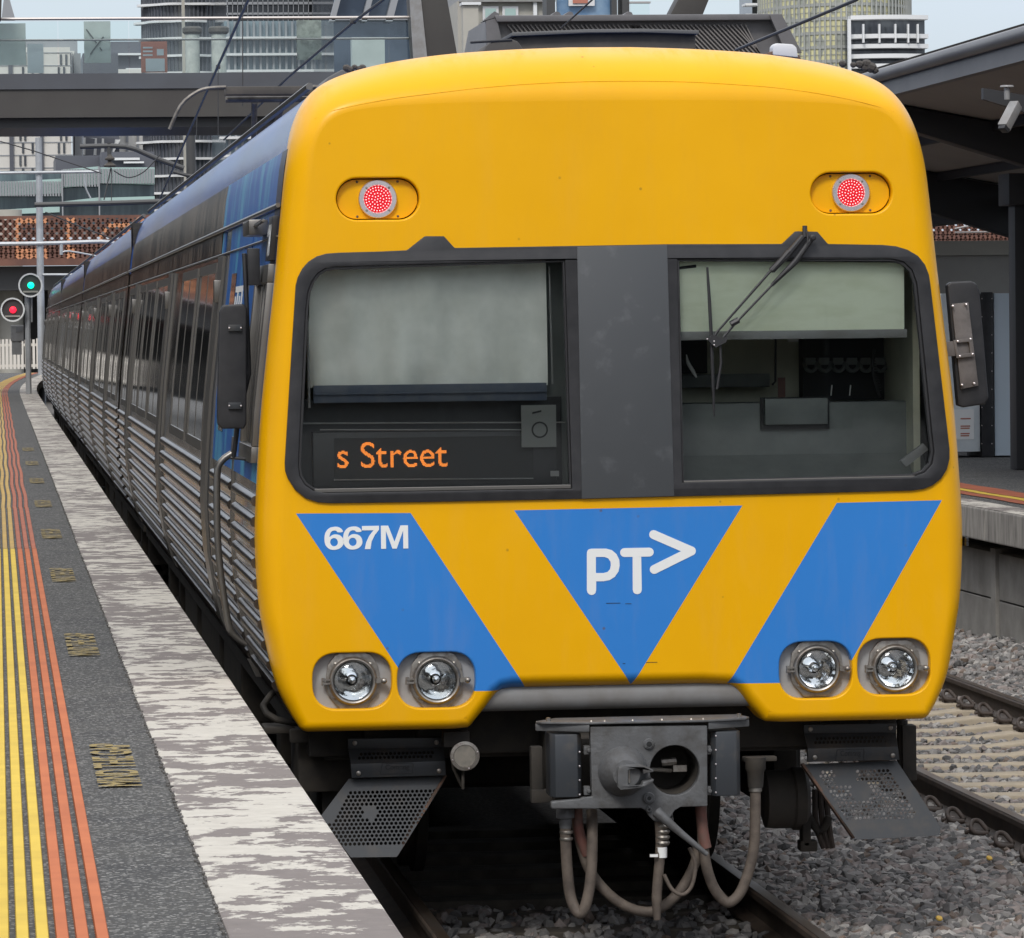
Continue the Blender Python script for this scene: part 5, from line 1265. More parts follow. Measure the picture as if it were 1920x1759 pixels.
leg = [xz(1396, -240, YB-.5), xz(1425, -240, YB-.5), xz(1305, 60, YB-.5), xz(1240, 60, YB-.5)]
MB().plate(leg, [], YB-.5, YB+.4).build('raking_leg', 'bridgebrown', fb, bevel=.03)
leg = [xz(-40, -60, YB-.5), xz(5, -60, YB-.5), xz(2, 36, YB-.5), xz(-40, 36, YB-.5)]
MB().plate(leg, [], YB-.5, YB+.4).build('raking_leg', 'bridgebrown', fb, bevel=.03)
# posters and people-height boards on the bridge, behind the glass
M['poster_grey'] = mat('poster_grey', (.40, .45, .43), .8, c2=(.33, .37, .35), ns=1)
M['poster_red'] = mat('poster_red', (.42, .16, .11), .8)
M['poster_pale'] = mat('poster_pale', (.50, .54, .56), .8)
M['darkline'] = mat('dark_line', (.10, .11, .11), .8)
Yb = YB+.6
def board(x0, y0, x1, y1, m, label, cat='poster', Yq=Yb, name='poster'):
    p, q = at(x0, y0, Yq), at(x1, y1, Yq); o = MB().box(p.x, q.x, Yq, Yq+.05, q.z, p.z).build(name, m, smooth=0); return tag(o, label, cat)
bo = board(157, 40, 208, 118, 'poster_grey', 'pale grey board with a thin cross of two strokes behind the bridge glass')
mb = MB(); 
for (p0, p1) in (((162, 55), (181, 81)), ((169, 102), (194, 69)), ((187, 89), (191, 95))):
    mb.bar(at(*p0, Yb-.01), at(*p1, Yb-.01), .03, .03)
mb.build('cross_mark', 'darkline', bo, smooth=0)
bo = board(264, 78, 314, 136, 'poster_red', 'red brown poster with a pale picture behind the bridge glass')
p, q = at(273, 110, Yb), at(309, 134, Yb); MB().box(p.x, q.x, Yb-.01, Yb, q.z, p.z).build('poster_picture', 'poster_pale', bo, smooth=0)
p, q = at(294, 92, Yb), at(307, 104, Yb); MB().box(p.x, q.x, Yb-.01, Yb, q.z, p.z).build('poster_emblem', 'poster_pale', bo, smooth=0)
mb = MB()
for yy in (88, 95, 102): p, q = at(268, yy, Yb), at(286, yy+3, Yb); mb.box(p.x, q.x, Yb-.01, Yb, q.z, p.z)
mb.build('poster_bars', 'poster_pale', bo, smooth=0)
M['stained'] = mat('stained_panel', (.26, .28, .24), .8, c2=(.14, .15, .13), ns=5, thr=(.45, .6))
board(556, 38, 603, 112, 'stained', 'mottled grey green panel behind the bridge glass near the yellow roof')
board(-12, 44, 49, 122, 'poster_grey', 'large pale panel in a frame at the far left behind the bridge glass')
board(51, 82, 82, 137, 'poster_pale', 'narrow pale board with faint lines next to the framed panel on the bridge')
M['drum'] = mat('cylinder_pale', (.50, .52, .48), .7, c2=(.36, .38, .36), ns=4)
for (xa, xb, lb) in ((347, 374, 'left one of two pale round columns with dark heads on the footbridge'), (396, 424, 'right one of two pale round columns with dark heads on the footbridge')):
    p = at((xa+xb)/2, 60, YB+2); r_ = (at(xb, 60, YB+2).x-at(xa, 60, YB+2).x)/2
    c_ = thing('column', lb, 'column', (p.x, YB+2, zt), 'round columns on the footbridge')
    MB().lathe((p.x, YB+2, zt), [(r_, 0), (r_, at(1, 64, YB+2).z-zt)], 20, (0, 0, 1)).build('shaft', 'drum', c_); MB().lathe((p.x, YB+2, at(1, 66, YB+2).z), [(r_*1.15, 0), (r_*1.4, .05), (r_*1.4, .14), (r_*1.1, .18)], 20, (0, 0, 1)).build('column_head', 'pod', c_)

# louvred plant housing above the train, behind it
M['louvre'] = mat('louvre_grey', (.125, .12, .125), .55, c2=(.10, .098, .10), ns=2)
YL = 60.
lv = thing('louvred_canopy', 'dark grey canopy with diagonal louvres seen over the train roof', 'canopy', (0, YL, 5))
body_ = [xz(*p, YL) for p in [(922, 31), (1455, 28), (1490, 100), (1490, 140), (905, 140), (910, 95)]]
MB().plate(body_, [], YL+.1, YL+4).build('housing', 'louvre', lv, smooth=0)
mb = MB()
for px in (940, 1120, 1300, 1450):
    p = at(px, 120, YL+2); mb.box(p.x-.1, p.x+.1, YL+2, YL+2.2, -.3, p.z+.2); mb.build('support_post', 'louvre', lv, smooth=0); mb = MB()
MB().plate([xz(*p, YL) for p in [(925, 30), (1460, 27), (1458, 38), (930, 42)]], [], YL-.15, YL+4.1).build('top_edge', 'louvre', lv, bevel=.02)
M['louvre2'] = mat('louvre_slat', (.17, .155, .145), .5)
mb = MB()
for k in range(62):
    x0 = 930+k*8.6
    if 955 < x0 < 1425:
        u0 = (x0-22, 46, x0+30, 100) if x0 > 1200 else (x0-4, 46, x0+12, 66); a_ = at(max(u0[0], 950), u0[1], YL); b_ = at(min(u0[2], 1425), u0[3], YL); mb.bar((a_.x, YL+.04, a_.z), (b_.x, YL+.04, b_.z), .05, .022)
mb.build('louvre_slats', 'louvre2', lv, smooth=0)
mb = MB()
for px in (1040, 1064, 1175):
    mb.plate([xz(px-12, 32, YL), xz(px+2, 22, YL), xz(px+8, 24, YL), xz(px+12, 32, YL)], [], YL-.1, YL+.6); mb.build('roof_bracket', 'louvre', lv, smooth=0); mb = MB()
mb.plate([xz(905, 40, YL), xz(926, 22, YL), xz(934, 26, YL), xz(936, 40, YL), xz(926, 34, YL)], [], YL-.1, YL+.5); mb.plate([xz(910, 40, YL), xz(930, 34, YL), xz(944, 95, YL), xz(912, 95, YL)], [], YL-.1, YL)
mb.plate([xz(1440, 30, YL), xz(1462, 28, YL), xz(1500, 100, YL), xz(1470, 100, YL)], [], YL-.2, YL)
mb.build('roof_bracket', 'louvre', lv, smooth=0)
# station building frame behind it
M['cream'] = mat('cream_wall', (.42, .40, .35), .8, c2=(.36, .35, .31), ns=.6)
M['white_wall'] = mat('white_render', (.62, .60, .56), .8, c2=(.56, .545, .51), ns=.3)
M['slate'] = mat('slate_cladding', (.075, .08, .10), .5, c2=(.095, .10, .115), ns=.4)
M['bluegl'] = mat('blue_facade_glass', (.035, .05, .075), .08, .3, c2=(.06, .08, .11), ns=.25, thr=(.45, .55))
M['teal'] = mat('teal_panels', (.37, .50, .47), .35, c2=(.33, .46, .43), ns=.3)
M['tealdark'] = mat('dark_strip_glass', (.055, .075, .09), .1, .2, c2=(.12, .16, .17), ns=.5, stretch=(3, 1, .3), thr=(.4, .7))
M['slab'] = mat('balcony_slab', (.66, .67, .67), .6)
M['towerglass'] = mat('tower_glass', (.045, .05, .06), .12, .2, c2=(.09, .10, .11), ns=.35, stretch=(2, 2, .4), thr=(.4, .6))
M['mullion'] = mat('mullion_grey', (.26, .27, .285), .5)
M['greenwin'] = mat('yellowish_windows', (.62, .60, .36), .5, c2=(.33, .35, .31), ns=.55, det=1, stretch=(1.8, 1, .7), thr=(.52, .56))  # pale yellow and grey green window tones
M['towergrey'] = mat('tower_spandrel', (.30, .31, .29), .4, c2=(.36, .37, .35), ns=.3)
def bx(x0, y0, x1, y1, Y, dep, m, name, parent=None, bev=0):
    p, q = at(x0, y0, Y), at(x1, y1, Y); return MB().box(p.x, q.x, Y, Y+dep, q.z, p.z).build(name, m, parent, bevel=bev, smooth=0)
def bxs(rects, Y, dep, m, name, parent):
    mb = MB()
    for (x0, y0, x1, y1) in rects: p, q = at(x0, y0, Y), at(x1, y1, Y); mb.box(p.x, q.x, Y, Y+dep, q.z, p.z)
    return mb.build(name, m, parent, smooth=0)
YS = 120.
sb = thing('station_pavilion', 'pale building with a grey roof beam right behind the bridge leg', 'building', (0, YS, 0))
bx(858, 2, 1040, 140, YS, 4, 'cream', 'wall', sb); bxs([(862, -20, 1042, 3)], YS-.3, 4, 'valance', 'roof_beam', sb)
for (x0, x1) in ((905, 935), (942, 972)):
    p = bx(x0, 12, x1, 38, YS-.1, .08, 'antenna', 'window_frame', sb); bx(x0+5, 16, x1-5, 34, YS-.13, .06, 'teal', 'window_pane', p)
bx(868, 10, 898, 110, YS-1.2, .5, 'cream', 'sign_pillar', sb); bx(866, 4, 902, 9, YS-1.3, .7, 'slab', 'pillar_cap', sb)
bx(1000, 0, 1008, 110, YS-.2, .2, 'slab', 'downpipe', sb)
st_ = thing('lift_tower', 'dark framed lift tower with blue tinted glass above the louvres', 'tower', (0, 112, 0))
bx(1024, -60, 1042, 100, 112, 1, 'poledark', 'frame_post', st_); bx(1146, -60, 1158, 100, 112, 1, 'poledark', 'frame_post', st_); bx(1166, -60, 1181, 100, 112, 1, 'poledark', 'frame_post', st_)
M['bluepane'] = mat('blue_tinted_pane', (.12, .22, .36), .15, .1, c2=(.25, .36, .48), ns=.9, thr=(.4, .6)); bx(1043, -60, 1145, 100, 112.4, .1, 'bluepane', 'glass_pane', st_)
s_ = bx(1066, -20, 1115, 11, 112.2, .1, 'antenna', 'sign_panel', st_); bx(1074, -20, 1102, 6, 112.15, .05, 'poster_red', 'sign_mark', s_)
gb = thing('glass_balcony', 'small glass balcony with a thin rail right of the lift tower', 'balcony', (0, 112, 0)); bx(1182, 5, 1218, 32, 112, .05, 'balglass', 'glass_pane', gb); bx(1180, 3, 1220, 6, 111.9, .2, 'railtube', 'handrail', gb)

# teal podium building
YT = 240.
pb = thing('office_podium', 'low office block with mint green bands and dark window strips, far left', 'building', (0, YT, 0))
bx(-1200, 330, 290, 430, YT+1, 20, 'tealdark', 'window_strip', pb)
for (p0, p1, p2, p3) in (((-60, 345), (117, 335), (117, 362), (-60, 370)), ((117, 318), (186, 312), (186, 345), (117, 352)), ((186, 314), (290, 314), (290, 346), (186, 343)), ((-60, 397), (112, 387), (112, 398), (-60, 405)), ((117, 378), (186, 370), (186, 380), (117, 386)), ((186, 371), (290, 368), (290, 376), (186, 380))):
    MB().plate([xz(*p, YT) for p in (p0, p1, p2, p3)], [], YT, YT+.9).build('facade_band', 'teal', pb, smooth=0)
mb = MB()
for k in range(60):
    px = -20+k*5.2
    yt_ = (340, 368) if px < 117 else ((317, 350) if px < 186 else (316, 344)); a_, b_ = at(px, yt_[0], YT-.05), at(px, yt_[1], YT-.05); mb.box(a_.x-.05, a_.x+.05, YT-.08, YT, b_.z, a_.z)
mb.build('facade_joints', 'mullion', pb, smooth=0)
bxs([(115, 318, 119, 410), (184, 312, 188, 410)], YT-.2, .5, 'mullion', 'corner_post', pb)
bx(104, 292, 205, 330, YT+12, 10, 'slate', 'plant_room', pb); bx(190, 285, 290, 314, YT+6, 10, 'slate', 'upper_storey', pb); bxs([(205, 296, 262, 300), (232, 303, 270, 306)], YT+5.5, .4, 'slab', 'terrace_rail', pb)
# white apartment block
YA = 330.
ap = thing('apartment_block', 'white apartment block with narrow paired windows and dark slots, far left', 'building', (0, YA, 0))
bx(-1200, 95, 136, 430, YA, 22, 'white_wall', 'wall', ap)
bxs([(15, 95, 28, 430), (73, 95, 84, 430), (135, 100, 141, 430)], YA-.2, .3, 'slate', 'dark_slot', ap); bx(138, 100, 156, 430, YA+3, 10, 'mullion', 'side_wing', ap)
mb = MB(); random.seed(9)
for r_ in range(14):
    y0 = 100+r_*23.7
    for x0 in (36+(r_ % 2)*5, 45+(r_ % 2)*14, 112-(r_ % 2)*4, 122-(r_ % 2)*4):
        a_, b_ = at(x0, y0+2, YA-.1), at(x0+4.2, y0+21, YA-.1); mb.box(a_.x, b_.x, YA-.12, YA+.02, b_.z, a_.z)
mb.build('window_column', 'towerglass', ap, smooth=0)
bxs([(-60, y0, 136, y0+.7) for y0 in range(99, 420, 24)], YA-.04, .06, 'mullion', 'floor_joint', ap)
ap2 = thing('apartment_block', 'cream apartment block with tall narrow windows beside the round tower', 'building', (0, YA+40, 0))
bx(205, 130, 300, 430, YA+40, 22, 'white_wall', 'wall', ap2)
bxs([(x0, y0, x0+5, y0+20) for y0 in range(150, 400, 24) for x0 in (212, 236, 256, 277)], YA+39.9, .1, 'mullion', 'window_column', ap2)
bk = thing('office_block', 'slate grey office block with slanted white fins behind the overhead mast', 'building', (0, YA+20, 0)); bx(155, 100, 226, 430, YA+20, 20, 'slate', 'wall', bk)
MB().plate([xz(156, 258, YA+19), xz(226, 262, YA+19), xz(210, 292, YA+19), xz(156, 290, YA+19)], [], YA+19, YA+20).build('white_fins', 'slab', bk, smooth=0)
mb = MB()
for (a0, a1, b0, b1) in ((161, 178, 175, 160), (182, 191, 188, 181), (195, 216, 208, 196)):
    mb.plate([xz(a0, 258, YA+18.9), xz(a1, 260, YA+18.9), xz(b0, 292, YA+18.9), xz(b1, 291, YA+18.9)], [], YA+18.9, YA+19)
mb.build('fin_gaps', 'slate', bk, smooth=0)
# buildings seen over the bridge glass far left
fa = thing('distant_block', 'far grey block with a curved top floor seen through the bridge glass', 'building', (0, 420, 0)); bx(48, 74, 146, 140, 420, 20, 'mullion', 'wall', fa); bxs([(85, 96, 140, 140)], 419, 1, 'white_wall', 'white_bay', fa); bxs([(102, 102, 107, 140), (110, 102, 117, 122), (130, 100, 134, 140)], 418.8, .3, 'slate', 'window_column', fa)
fa = thing('distant_block', 'distant hazy slate block low behind the cross board', 'building', (0, 400, 0)); bx(208, 78, 290, 140, 400, 20, 'slate', 'wall', fa); bxs([(200, 100, 290, 103), (236, 128, 290, 131)], 399, 1, 'slab', 'balcony_band', fa)
rf = thing('slatted_roof', 'grey slatted roof corner at the top left edge', 'roof', (0, 100, 0)); MB().plate([xz(3, 34, 96), xz(10, -30, 96), xz(28, 34, 96)], [], 96, 97).build('slatted_gable', 'mullion', rf, smooth=0)

# round tower with white balcony rings
def round_tower(name, label, cpx, rpx, Y, top_px, bot_px, m_core, bands, seg=48, squash=1.0):
    c = at(cpx, 300, Y); r_ = (at(cpx+rpx, 300, Y).x-c.x); z1 = at(cpx, top_px, Y).z; z0 = at(cpx, bot_px, Y).z
    tw = thing(name, label, 'tower', (c.x, Y, 0)); MB().lathe((c.x, Y, z0), [(r_*.955, 0), (r_*.955, z1-z0)], seg, (0, 0, 1)).build('glazed_core', m_core, tw, smooth=20)
    return tw, c, r_, z0, z1
tw, c, r_, z0, z1 = round_tower('round_tower', 'tall dark round tower with white balcony rings left of the train roof', 352, 86, 330, -220, 430, 'towerglass', 1)
mb = MB(); k = 0
z = z0
while z < z1:
    sweep = [c.x+0*z]
    # each ring is a curved balcony slab reaching part way round, alternating
    n_ = 26; a0, a1 = R(170+random.uniform(0, 40)), R(300+random.uniform(-30, 50)); vs = []
    for j in range(n_+1):
        a_ = a0+(a1-a0)*j/n_; ro = r_*(1.0+.05*math.sin(j*.7+k)); 
        for (rr2, dz) in ((r_*.96, 0), (ro*1.1, 0), (ro*1.1, .17), (r_*.96, .17)): vs.append((c.x+rr2*math.cos(a_), 330+rr2*math.sin(a_), z+dz))
    fs = [(4*j+q, 4*j+(q+1) % 4, 4*j+4+(q+1) % 4, 4*j+4+q) for j in range(n_) for q in range(4)]; mb.add(vs, fs); z += 1.02*24/24*at(0, 300, 330).z*0+.93*1.0+0 if False else 1.0; z += .0; k += 1; z += .06
    z += .0
    z = z0+k*(at(0, 300, 330).z-at(0, 332, 330).z)
mb.build('balcony_ring', 'slab', tw, smooth=30)
mb = MB()
for j in range(34):
    a_ = R(180+j*180/33); mb.box(c.x+r_*.96*math.cos(a_)-.05, c.x+r_*.96*math.cos(a_)+.05, 330+r_*.96*math.sin(a_)-.06, 330+r_*.96*math.sin(a_), z0, z1)
mb.build('mullions', 'slate', tw, smooth=0)
bx(338, -220, 352, 430, 330-14, 1, 'cream', 'lift_core', tw)
# glazed block right of it with white slab edges
gbk = thing('glass_block', 'pale blue glazed block with thin white floor edges above the train roof', 'building', (0, 300, 0))
M['paleglass'] = mat('pale_blue_glass', (.21, .27, .30), .15, .1, c2=(.13, .17, .20), ns=.35, stretch=(1, 1, 1), thr=(.4, .6))
bx(420, 40, 625, 430, 300, 20, 'paleglass', 'wall', gbk); bxs([(412, y0, 628, y0+3.2) for y0 in (69, 100, 131, 162, 193, 224, 256, 290, 322, 354)], 299, 1, 'slab', 'floor_edge', gbk); bxs([(430+k*12, 40, 431+k*12, 430) for k in range(17)], 299.6, .4, 'mullion', 'mullions', gbk)
bx(425, -220, 612, 40, 302, 20, 'towerglass', 'upper_wall', gbk); bxs([(425+k*9.5, -60, 427.5+k*9.5, 40) for k in range(20)]+[(425, 4, 612, 8), (425, 24, 612, 27), (425, -16, 612, -13)], 301.5, .5, 'mullion', 'scaffold_grid', gbk)
M['hoist'] = mat('blue_hoist', (.05, .20, .50), .5); h_ = thing('builders_hoist', 'bright blue builders hoist mast on the tower edge', 'hoist', (0, 298, 0))
bxs([(612, -60, 614, 31), (619, -60, 621, 31)]+[(612, y0, 621, y0+1.5) for y0 in range(-58, 31, 6)], 298, .4, 'hoist', 'mast', h_)
db = thing('dark_office_tower', 'dark blue glass office behind the slanted bridge leg', 'building', (0, 280, 0)); bx(622, -220, 785, 160, 280, 20, 'bluegl', 'wall', db)
mb = MB()
for (x0, x1) in ((630, 640), (690, 700), (735, 748)): mb.plate([xz(x0+14, -60, 279), xz(x1+14, -60, 279), xz(x1-12, 40, 279), xz(x0-12, 40, 279)], [], 279, 280)
mb.build('diagonal_braces', 'mullion', db, smooth=0); bxs([(622, 34, 785, 37)], 279, 1, 'mullion', 'floor_edge', db)
bx(660, 70, 722, 136, YB+8, .5, 'poster_grey', 'hoarding', db)

# green glass tower at the right
YR_ = 520.
tr2 = thing('residential_tower', 'tall curved green glass tower with white balconies against the sky', 'tower', (0, YR_, 0))
c = at(1590, 100, YR_); rx = at(1732, 100, YR_).x-c.x; z0 = at(1590, 200, YR_).z; z1 = at(1590, -170, YR_).z
def ell(mb, cx_, cy_, rx_, ry_, z0_, z1_, a0, a1, n_=40):
    vs = []
    for j in range(n_+1):
        a_ = R(a0+(a1-a0)*j/n_); vs += [(cx_+rx_*math.cos(a_), cy_+ry_*math.sin(a_), z0_), (cx_+rx_*math.cos(a_), cy_+ry_*math.sin(a_), z1_)]
    mb.add(vs, [(2*j, 2*j+2, 2*j+3, 2*j+1) for j in range(n_)])
mb = MB(); ell(mb, c.x, YR_+10, rx, 14, z0, z1, 180, 360); mb.build('glazed_wall', 'greenwin', tr2, smooth=20)
mb = MB(); fl = (at(1, 100, YR_).z-at(1, 127, YR_).z); k = 0
while z0+k*fl < z1:
    ell(mb, c.x, YR_+10, rx*1.006, 14.15, z0+k*fl, z0+k*fl+fl*.22, 180, 360); ell(mb, c.x, YR_+10, rx*1.004, 14.1, z0+k*fl+fl*.55, z0+k*fl+fl*.60, 180, 360); k += 1
mb.build('spandrels', 'towergrey', tr2, smooth=20)
mb = MB()
for j in range(46):
    a_ = R(183+j*174/45); x = c.x+rx*1.006*math.cos(a_); yy = YR_+10+14.2*math.sin(a_); mb.box(x-.09, x+.09, yy-.15, yy+.1, z0, z1)
mb.build('mullions', 'towergrey', tr2, smooth=0)
# balcony bay
fl2 = at(1, 100, YR_-8).z-at(1, 119, YR_-8).z
bx(1592, 36, 1735, 200, YR_-7, 8, 'towerglass', 'balcony_bay', tr2)
mb = MB(); zz = at(1, 45, YR_-8).z
for k in range(9):
    th_ = fl2*.42; vs = []
    for j in range(13):
        u = j/12; x = at(1592, 1, YR_-8).x+(at(1737, 1, YR_-8).x-at(1592, 1, YR_-8).x)*u; yy = YR_-8-2.2*math.sin(math.pi*(.15+.7*u)); vs += [(x, yy, zz), (x, yy, zz+th_), (x, yy+2, zz+th_), (x, yy+2, zz)]
    mb.add(vs, [(4*j+q, 4*j+(q+1) % 4, 4*j+4+(q+1) % 4, 4*j+4+q) for j in range(12) for q in range(4)]+[(0, 1, 2, 3), (51, 50, 49, 48)]); zz -= fl2 if k else fl2*1.9
mb.build('balcony_band', 'slab', tr2, smooth=30)
bxs([(1590, 36, 1597, 200)]+[(x0, 45, x0+3, 80) for x0 in (1618, 1648, 1678, 1702, 1720)], YR_-10.3, .6, 'slab', 'balcony_pier', tr2)
tr3 = thing('residential_tower', 'darker tower edge with white balcony slabs left of the green glass tower', 'tower', (0, YR_+30, 0)); bx(1424, -220, 1475, 200, YR_+30, 12, 'towergrey', 'wall', tr3); bx(1408, -220, 1424, 200, YR_+31, 10, 'towerglass', 'balcony_bay', tr3); bxs([(1398, y0, 1424, y0+4) for y0 in (-10, 6, 26, 46)], YR_+28, 3, 'slab', 'balcony_band', tr3)

# road bridge with rusty perforated screen
M['rustscreen'] = mat('rusty_screen', (.17, .075, .05), .7, c2=(.11, .05, .037), ns=.8)
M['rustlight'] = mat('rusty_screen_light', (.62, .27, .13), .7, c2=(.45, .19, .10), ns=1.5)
YD = 172.
rb_ = thing('road_bridge', 'road bridge with a rusty perforated screen crossing behind the far end of the train', 'bridge', (0, YD, 0))
zt, zb = at(100, 410, YD).z, at(100, 484, YD).z
xl, xr = at(-1100, 400, YD).x, at(2000, 400, YD).x
# woven slats with gaps: light shows between them
mb = MB(); mb2 = MB(); nx_ = 330; stp = .30; x = xl; row = 8; hh = (zt-zb)/row
i = 0
while x < xr:
    for j in range(row):
        zc = zb+(j+.5)*hh; s = 1 if (i+j) % 2 else -1; pxc = (x-xl)/(xr-xl)*3100-1100
        if 300 < pxc < 1720: continue
        in_pattern = False  # paler slats that draw the pattern of the screen
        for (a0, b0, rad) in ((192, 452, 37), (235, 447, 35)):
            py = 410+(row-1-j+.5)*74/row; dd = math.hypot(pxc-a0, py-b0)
            if abs(dd-(rad-5)) < 4.5 and py < b0+6: in_pattern = True
        if -400 < pxc < 115 and (pxc % 47 < 7 or j in (0, 1, row-1) and pxc % 95 < 60): in_pattern = True
        (mb2 if in_pattern else mb).bar((x-.10, YD, zc-s*hh*.40), (x+.10, YD, zc+s*hh*.40), .22, .17)
    x += .19; i += 1
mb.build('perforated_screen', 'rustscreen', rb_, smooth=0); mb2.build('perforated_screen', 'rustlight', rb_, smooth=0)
mb = MB(); mb.box(xl, xr, YD-.1, YD+.2, zt, zt+.12); mb.box(xl, xr, YD-.1, YD+.2, zb-.30, zb); mb.box(xl, xr, YD+.5, YD+.6, zb, zt*.42+zb*.58); x = xl
while x < xr: mb.box(x, x+.08, YD+.1, YD+.2, zb, zt); x += 2.6
mb.build('screen_frame', 'rustscreen', rb_, smooth=0)
MB().box(xl-5, xr+5, YD+1, YD+14, zb-1.3, zb-.31).build('deck', 'poledark', rb_, smooth=0)
for px in (18, -70): p = at(px, 500, YD+4); MB().lathe((p.x, YD+4, -.3), [(.55, 0), (.55, 8)], 18, (0, 0, 1)).build('pier', 'cream', rb_)
MB().box(xl, xr, YD+13, YD+14, -.4, zb-1.3).build('abutment', 'poledark', rb_, smooth=0)

# galvanised mast with arms
def mast(px, Y, ytop, rad, m, label, arms, group='overhead line masts'):
    p = at(px, 600, Y); ztop = at(px, ytop, Y).z; t_ = thing('overhead_mast', label, 'mast', (p.x, Y, 0), group)
    MB().lathe((p.x, Y, -.3), [(rad, 0), (rad*.8, ztop+.3)], 16, (0, 0, 1)).build('mast_pole', m, t_)
    for (pts, r_, m2, nm) in arms:
        mb = MB(); mb.tube([at(a_, b_, Y-.15) for a_, b_ in pts], r_, 8, 3 if len(pts) > 2 else 0); mb.build(nm, m2, t_)
    return t_
mast(77, 140, 258, .135, 'polegrey', 'pale galvanised mast with horizontal pipe arms at the platform end', [([(-40, 325), (185, 322)], .05, 'polegrey', 'mast_arm'), ([(-40, 458), (100, 456), (190, 453), (215, 457)], .07, 'polegrey', 'mast_arm'), ([(115, 456), (115, 478)], .06, 'polegrey', 'registration_post'), ([(115, 474), (130, 471), (180, 480)], .03, 'polegrey', 'registration_arm'), ([(80, 515), (140, 515)], .04, 'polegrey', 'registration_arm'), ([(158, 322), (160, 350), (170, 372)], .03, 'polegrey', 'registration_arm')])
mast(362, 110, 218, .16, 'poledark', 'dark mast with a long curved cantilever under the footbridge', [([(150, 275), (235, 275), (290, 296), (345, 316)], .07, 'poledark', 'cantilever_arm'), ([(65, 384), (200, 381), (290, 378), (340, 376)], .07, 'poledark', 'cantilever_arm'), ([(204, 268), (206, 312)], .06, 'poledark', 'insulator_rod'), ([(208, 315), (195, 375)], .018, 'poledark', 'hanger_wire'), ([(209, 315), (209, 378)], .012, 'poledark', 'hanger_wire'), ([(325, 322), (362, 330), (380, 318)], .05, 'poledark', 'mast_bracket')])
ti = MB()
p = at(206, 300, 109.8)
for (dy_, rr2) in ((296, .14), (309, .18)): p = at(206, dy_, 109.8); ti.lathe(p, [(.02, .10), (rr2, -.02), (rr2*.9, -.06), (.02, -.08)], 14, (0, 0, 1))
tio = ti.build('insulator', 'pod'); tag(tio, 'dark stacked disc insulator hanging on the curved cantilever', 'insulator')
# overhead wires
M['wire'] = mat('wire', (.035, .035, .038), .5)
def wire(pts, r_, label, cat='wire', sm=0, extra=None):
    q = [at(*p) for p in pts]
    if extra:
        q = [q[0]+(q[0]-q[1]).normalized()*extra]+q; r_ = [r_[0]]+r_ if isinstance(r_, list) else r_
    mb = MB(); mb.tube(q, r_, 6, sm); o = mb.build('overhead_wire', 'wire'); tag(o, label, cat, 'overhead wires'); return o
wire([(485, -60, 20), (465, 0, 24), (407, 128, 40), (300, 372, 95)], [.016, .016, .017, .022], 'thick contact wire running from the top edge down across the bridge to the far left', extra=25.)
wire([(790, -60, 20), (718, 0, 24), (662, 42, 27), (540, 145, 40), (420, 262, 70)], [.016, .016, .016, .017, .02], 'messenger wire slanting down towards the front roof corner of the yellow car', extra=25.)
wire([(1700, -60, 4), (1605, 0, 5), (1380, 94, 8)], .010, 'dark cable coming down in front of the green glass tower', extra=25.)
wire([(1140, -30, 16), (1110, 0, 18), (1052, 53, 22)], .009, 'short cable crossing in front of the lift tower', extra=25.)
wire([(0, 265, 139), (60, 282, 139), (190, 325, 139)], .02, 'thin wire from the left edge to the pale mast arm')
wire([(85, 398, 139), (150, 425, 139), (212, 448, 139)], .025, 'thin wire below the curved cantilever near the rusty screen')
wire([(213, 320, 109), (240, 333, 109), (270, 322, 109), (300, 290, 109)], .018, 'sagging jumper wire between insulator and dark mast', sm=4)
wire([(455, 30, 87), (455, 200, 87)], .012, 'hanging dropper wire nearest to the yellow roof', sm=0)
wire([(409, 130, 42), (409, 258, 42)], .006, 'hanging dropper wire in front of the footbridge girder', sm=0)
wire([(370, 205, 60), (368, 262, 60)], .008, 'short dropper wire at the lower part of the thick contact wire', sm=0)
for (px, py, Y, lb) in ((662, 40, 26.9, 'small dark clamp on the slanting wire above the yellow car'), (409, 126, 41.8, 'small pale clamp where the dropper meets the thick wire')):
    p = at(px, py, Y); o = MB().box(p.x-.03, p.x+.03, p.y-.03, p.y+.03, p.z-.025, p.z+.03).build('wire_clamp', 'poledark', bevel=.008); tag(o, lb, 'clamp', 'wire clamps')

# signals at the platform end
YG_ = 92.
def signal(px, py, m, label):
    p = at(px, py, YG_); t_ = thing('signal', label, 'signal', (p.x, YG_, PZ), 'round signals at the platform end')
    r_ = 22.5/8700*(YG_+20)
    MB().lathe((p.x, YG_, p.z), [(.001, 0), (r_*.9, 0), (r_*.9, .01), (.001, .01)], 40).build('backboard', 'poledark', t_)
    MB().lathe((p.x, YG_, p.z), [(r_*.87, -.02), (r_, -.02), (r_*1.0, .08), (r_*.87, .08), (r_*.87, -.02)], 44, cap=False).build('white_rim', 'white', t_, smooth=40)
    MB().lathe((p.x+.01, YG_-.03, p.z), [(r_*.27, -.02), (r_*.25, .03), (.001, .05)], 28).build('signal_lamp', m, t_)
    MB().box(p.x-r_*.62, p.x+r_*.62, YG_-.05, YG_-.02, p.z-r_*.60, p.z-r_*.46).build('lamp_ledge', 'cream', t_)
    return p
pg1 = signal(57, 535, 'sig_green', 'upper round signal with white rim showing green'); pr1 = signal(23.5, 581, 'sig_red', 'lower round signal with white rim showing red')
sp_ = thing('signal_post', 'grey signal post with pipe brackets carrying the two round signals', 'post', (pg1.x, YG_+.2, PZ)); x = at(52, 600, YG_).x
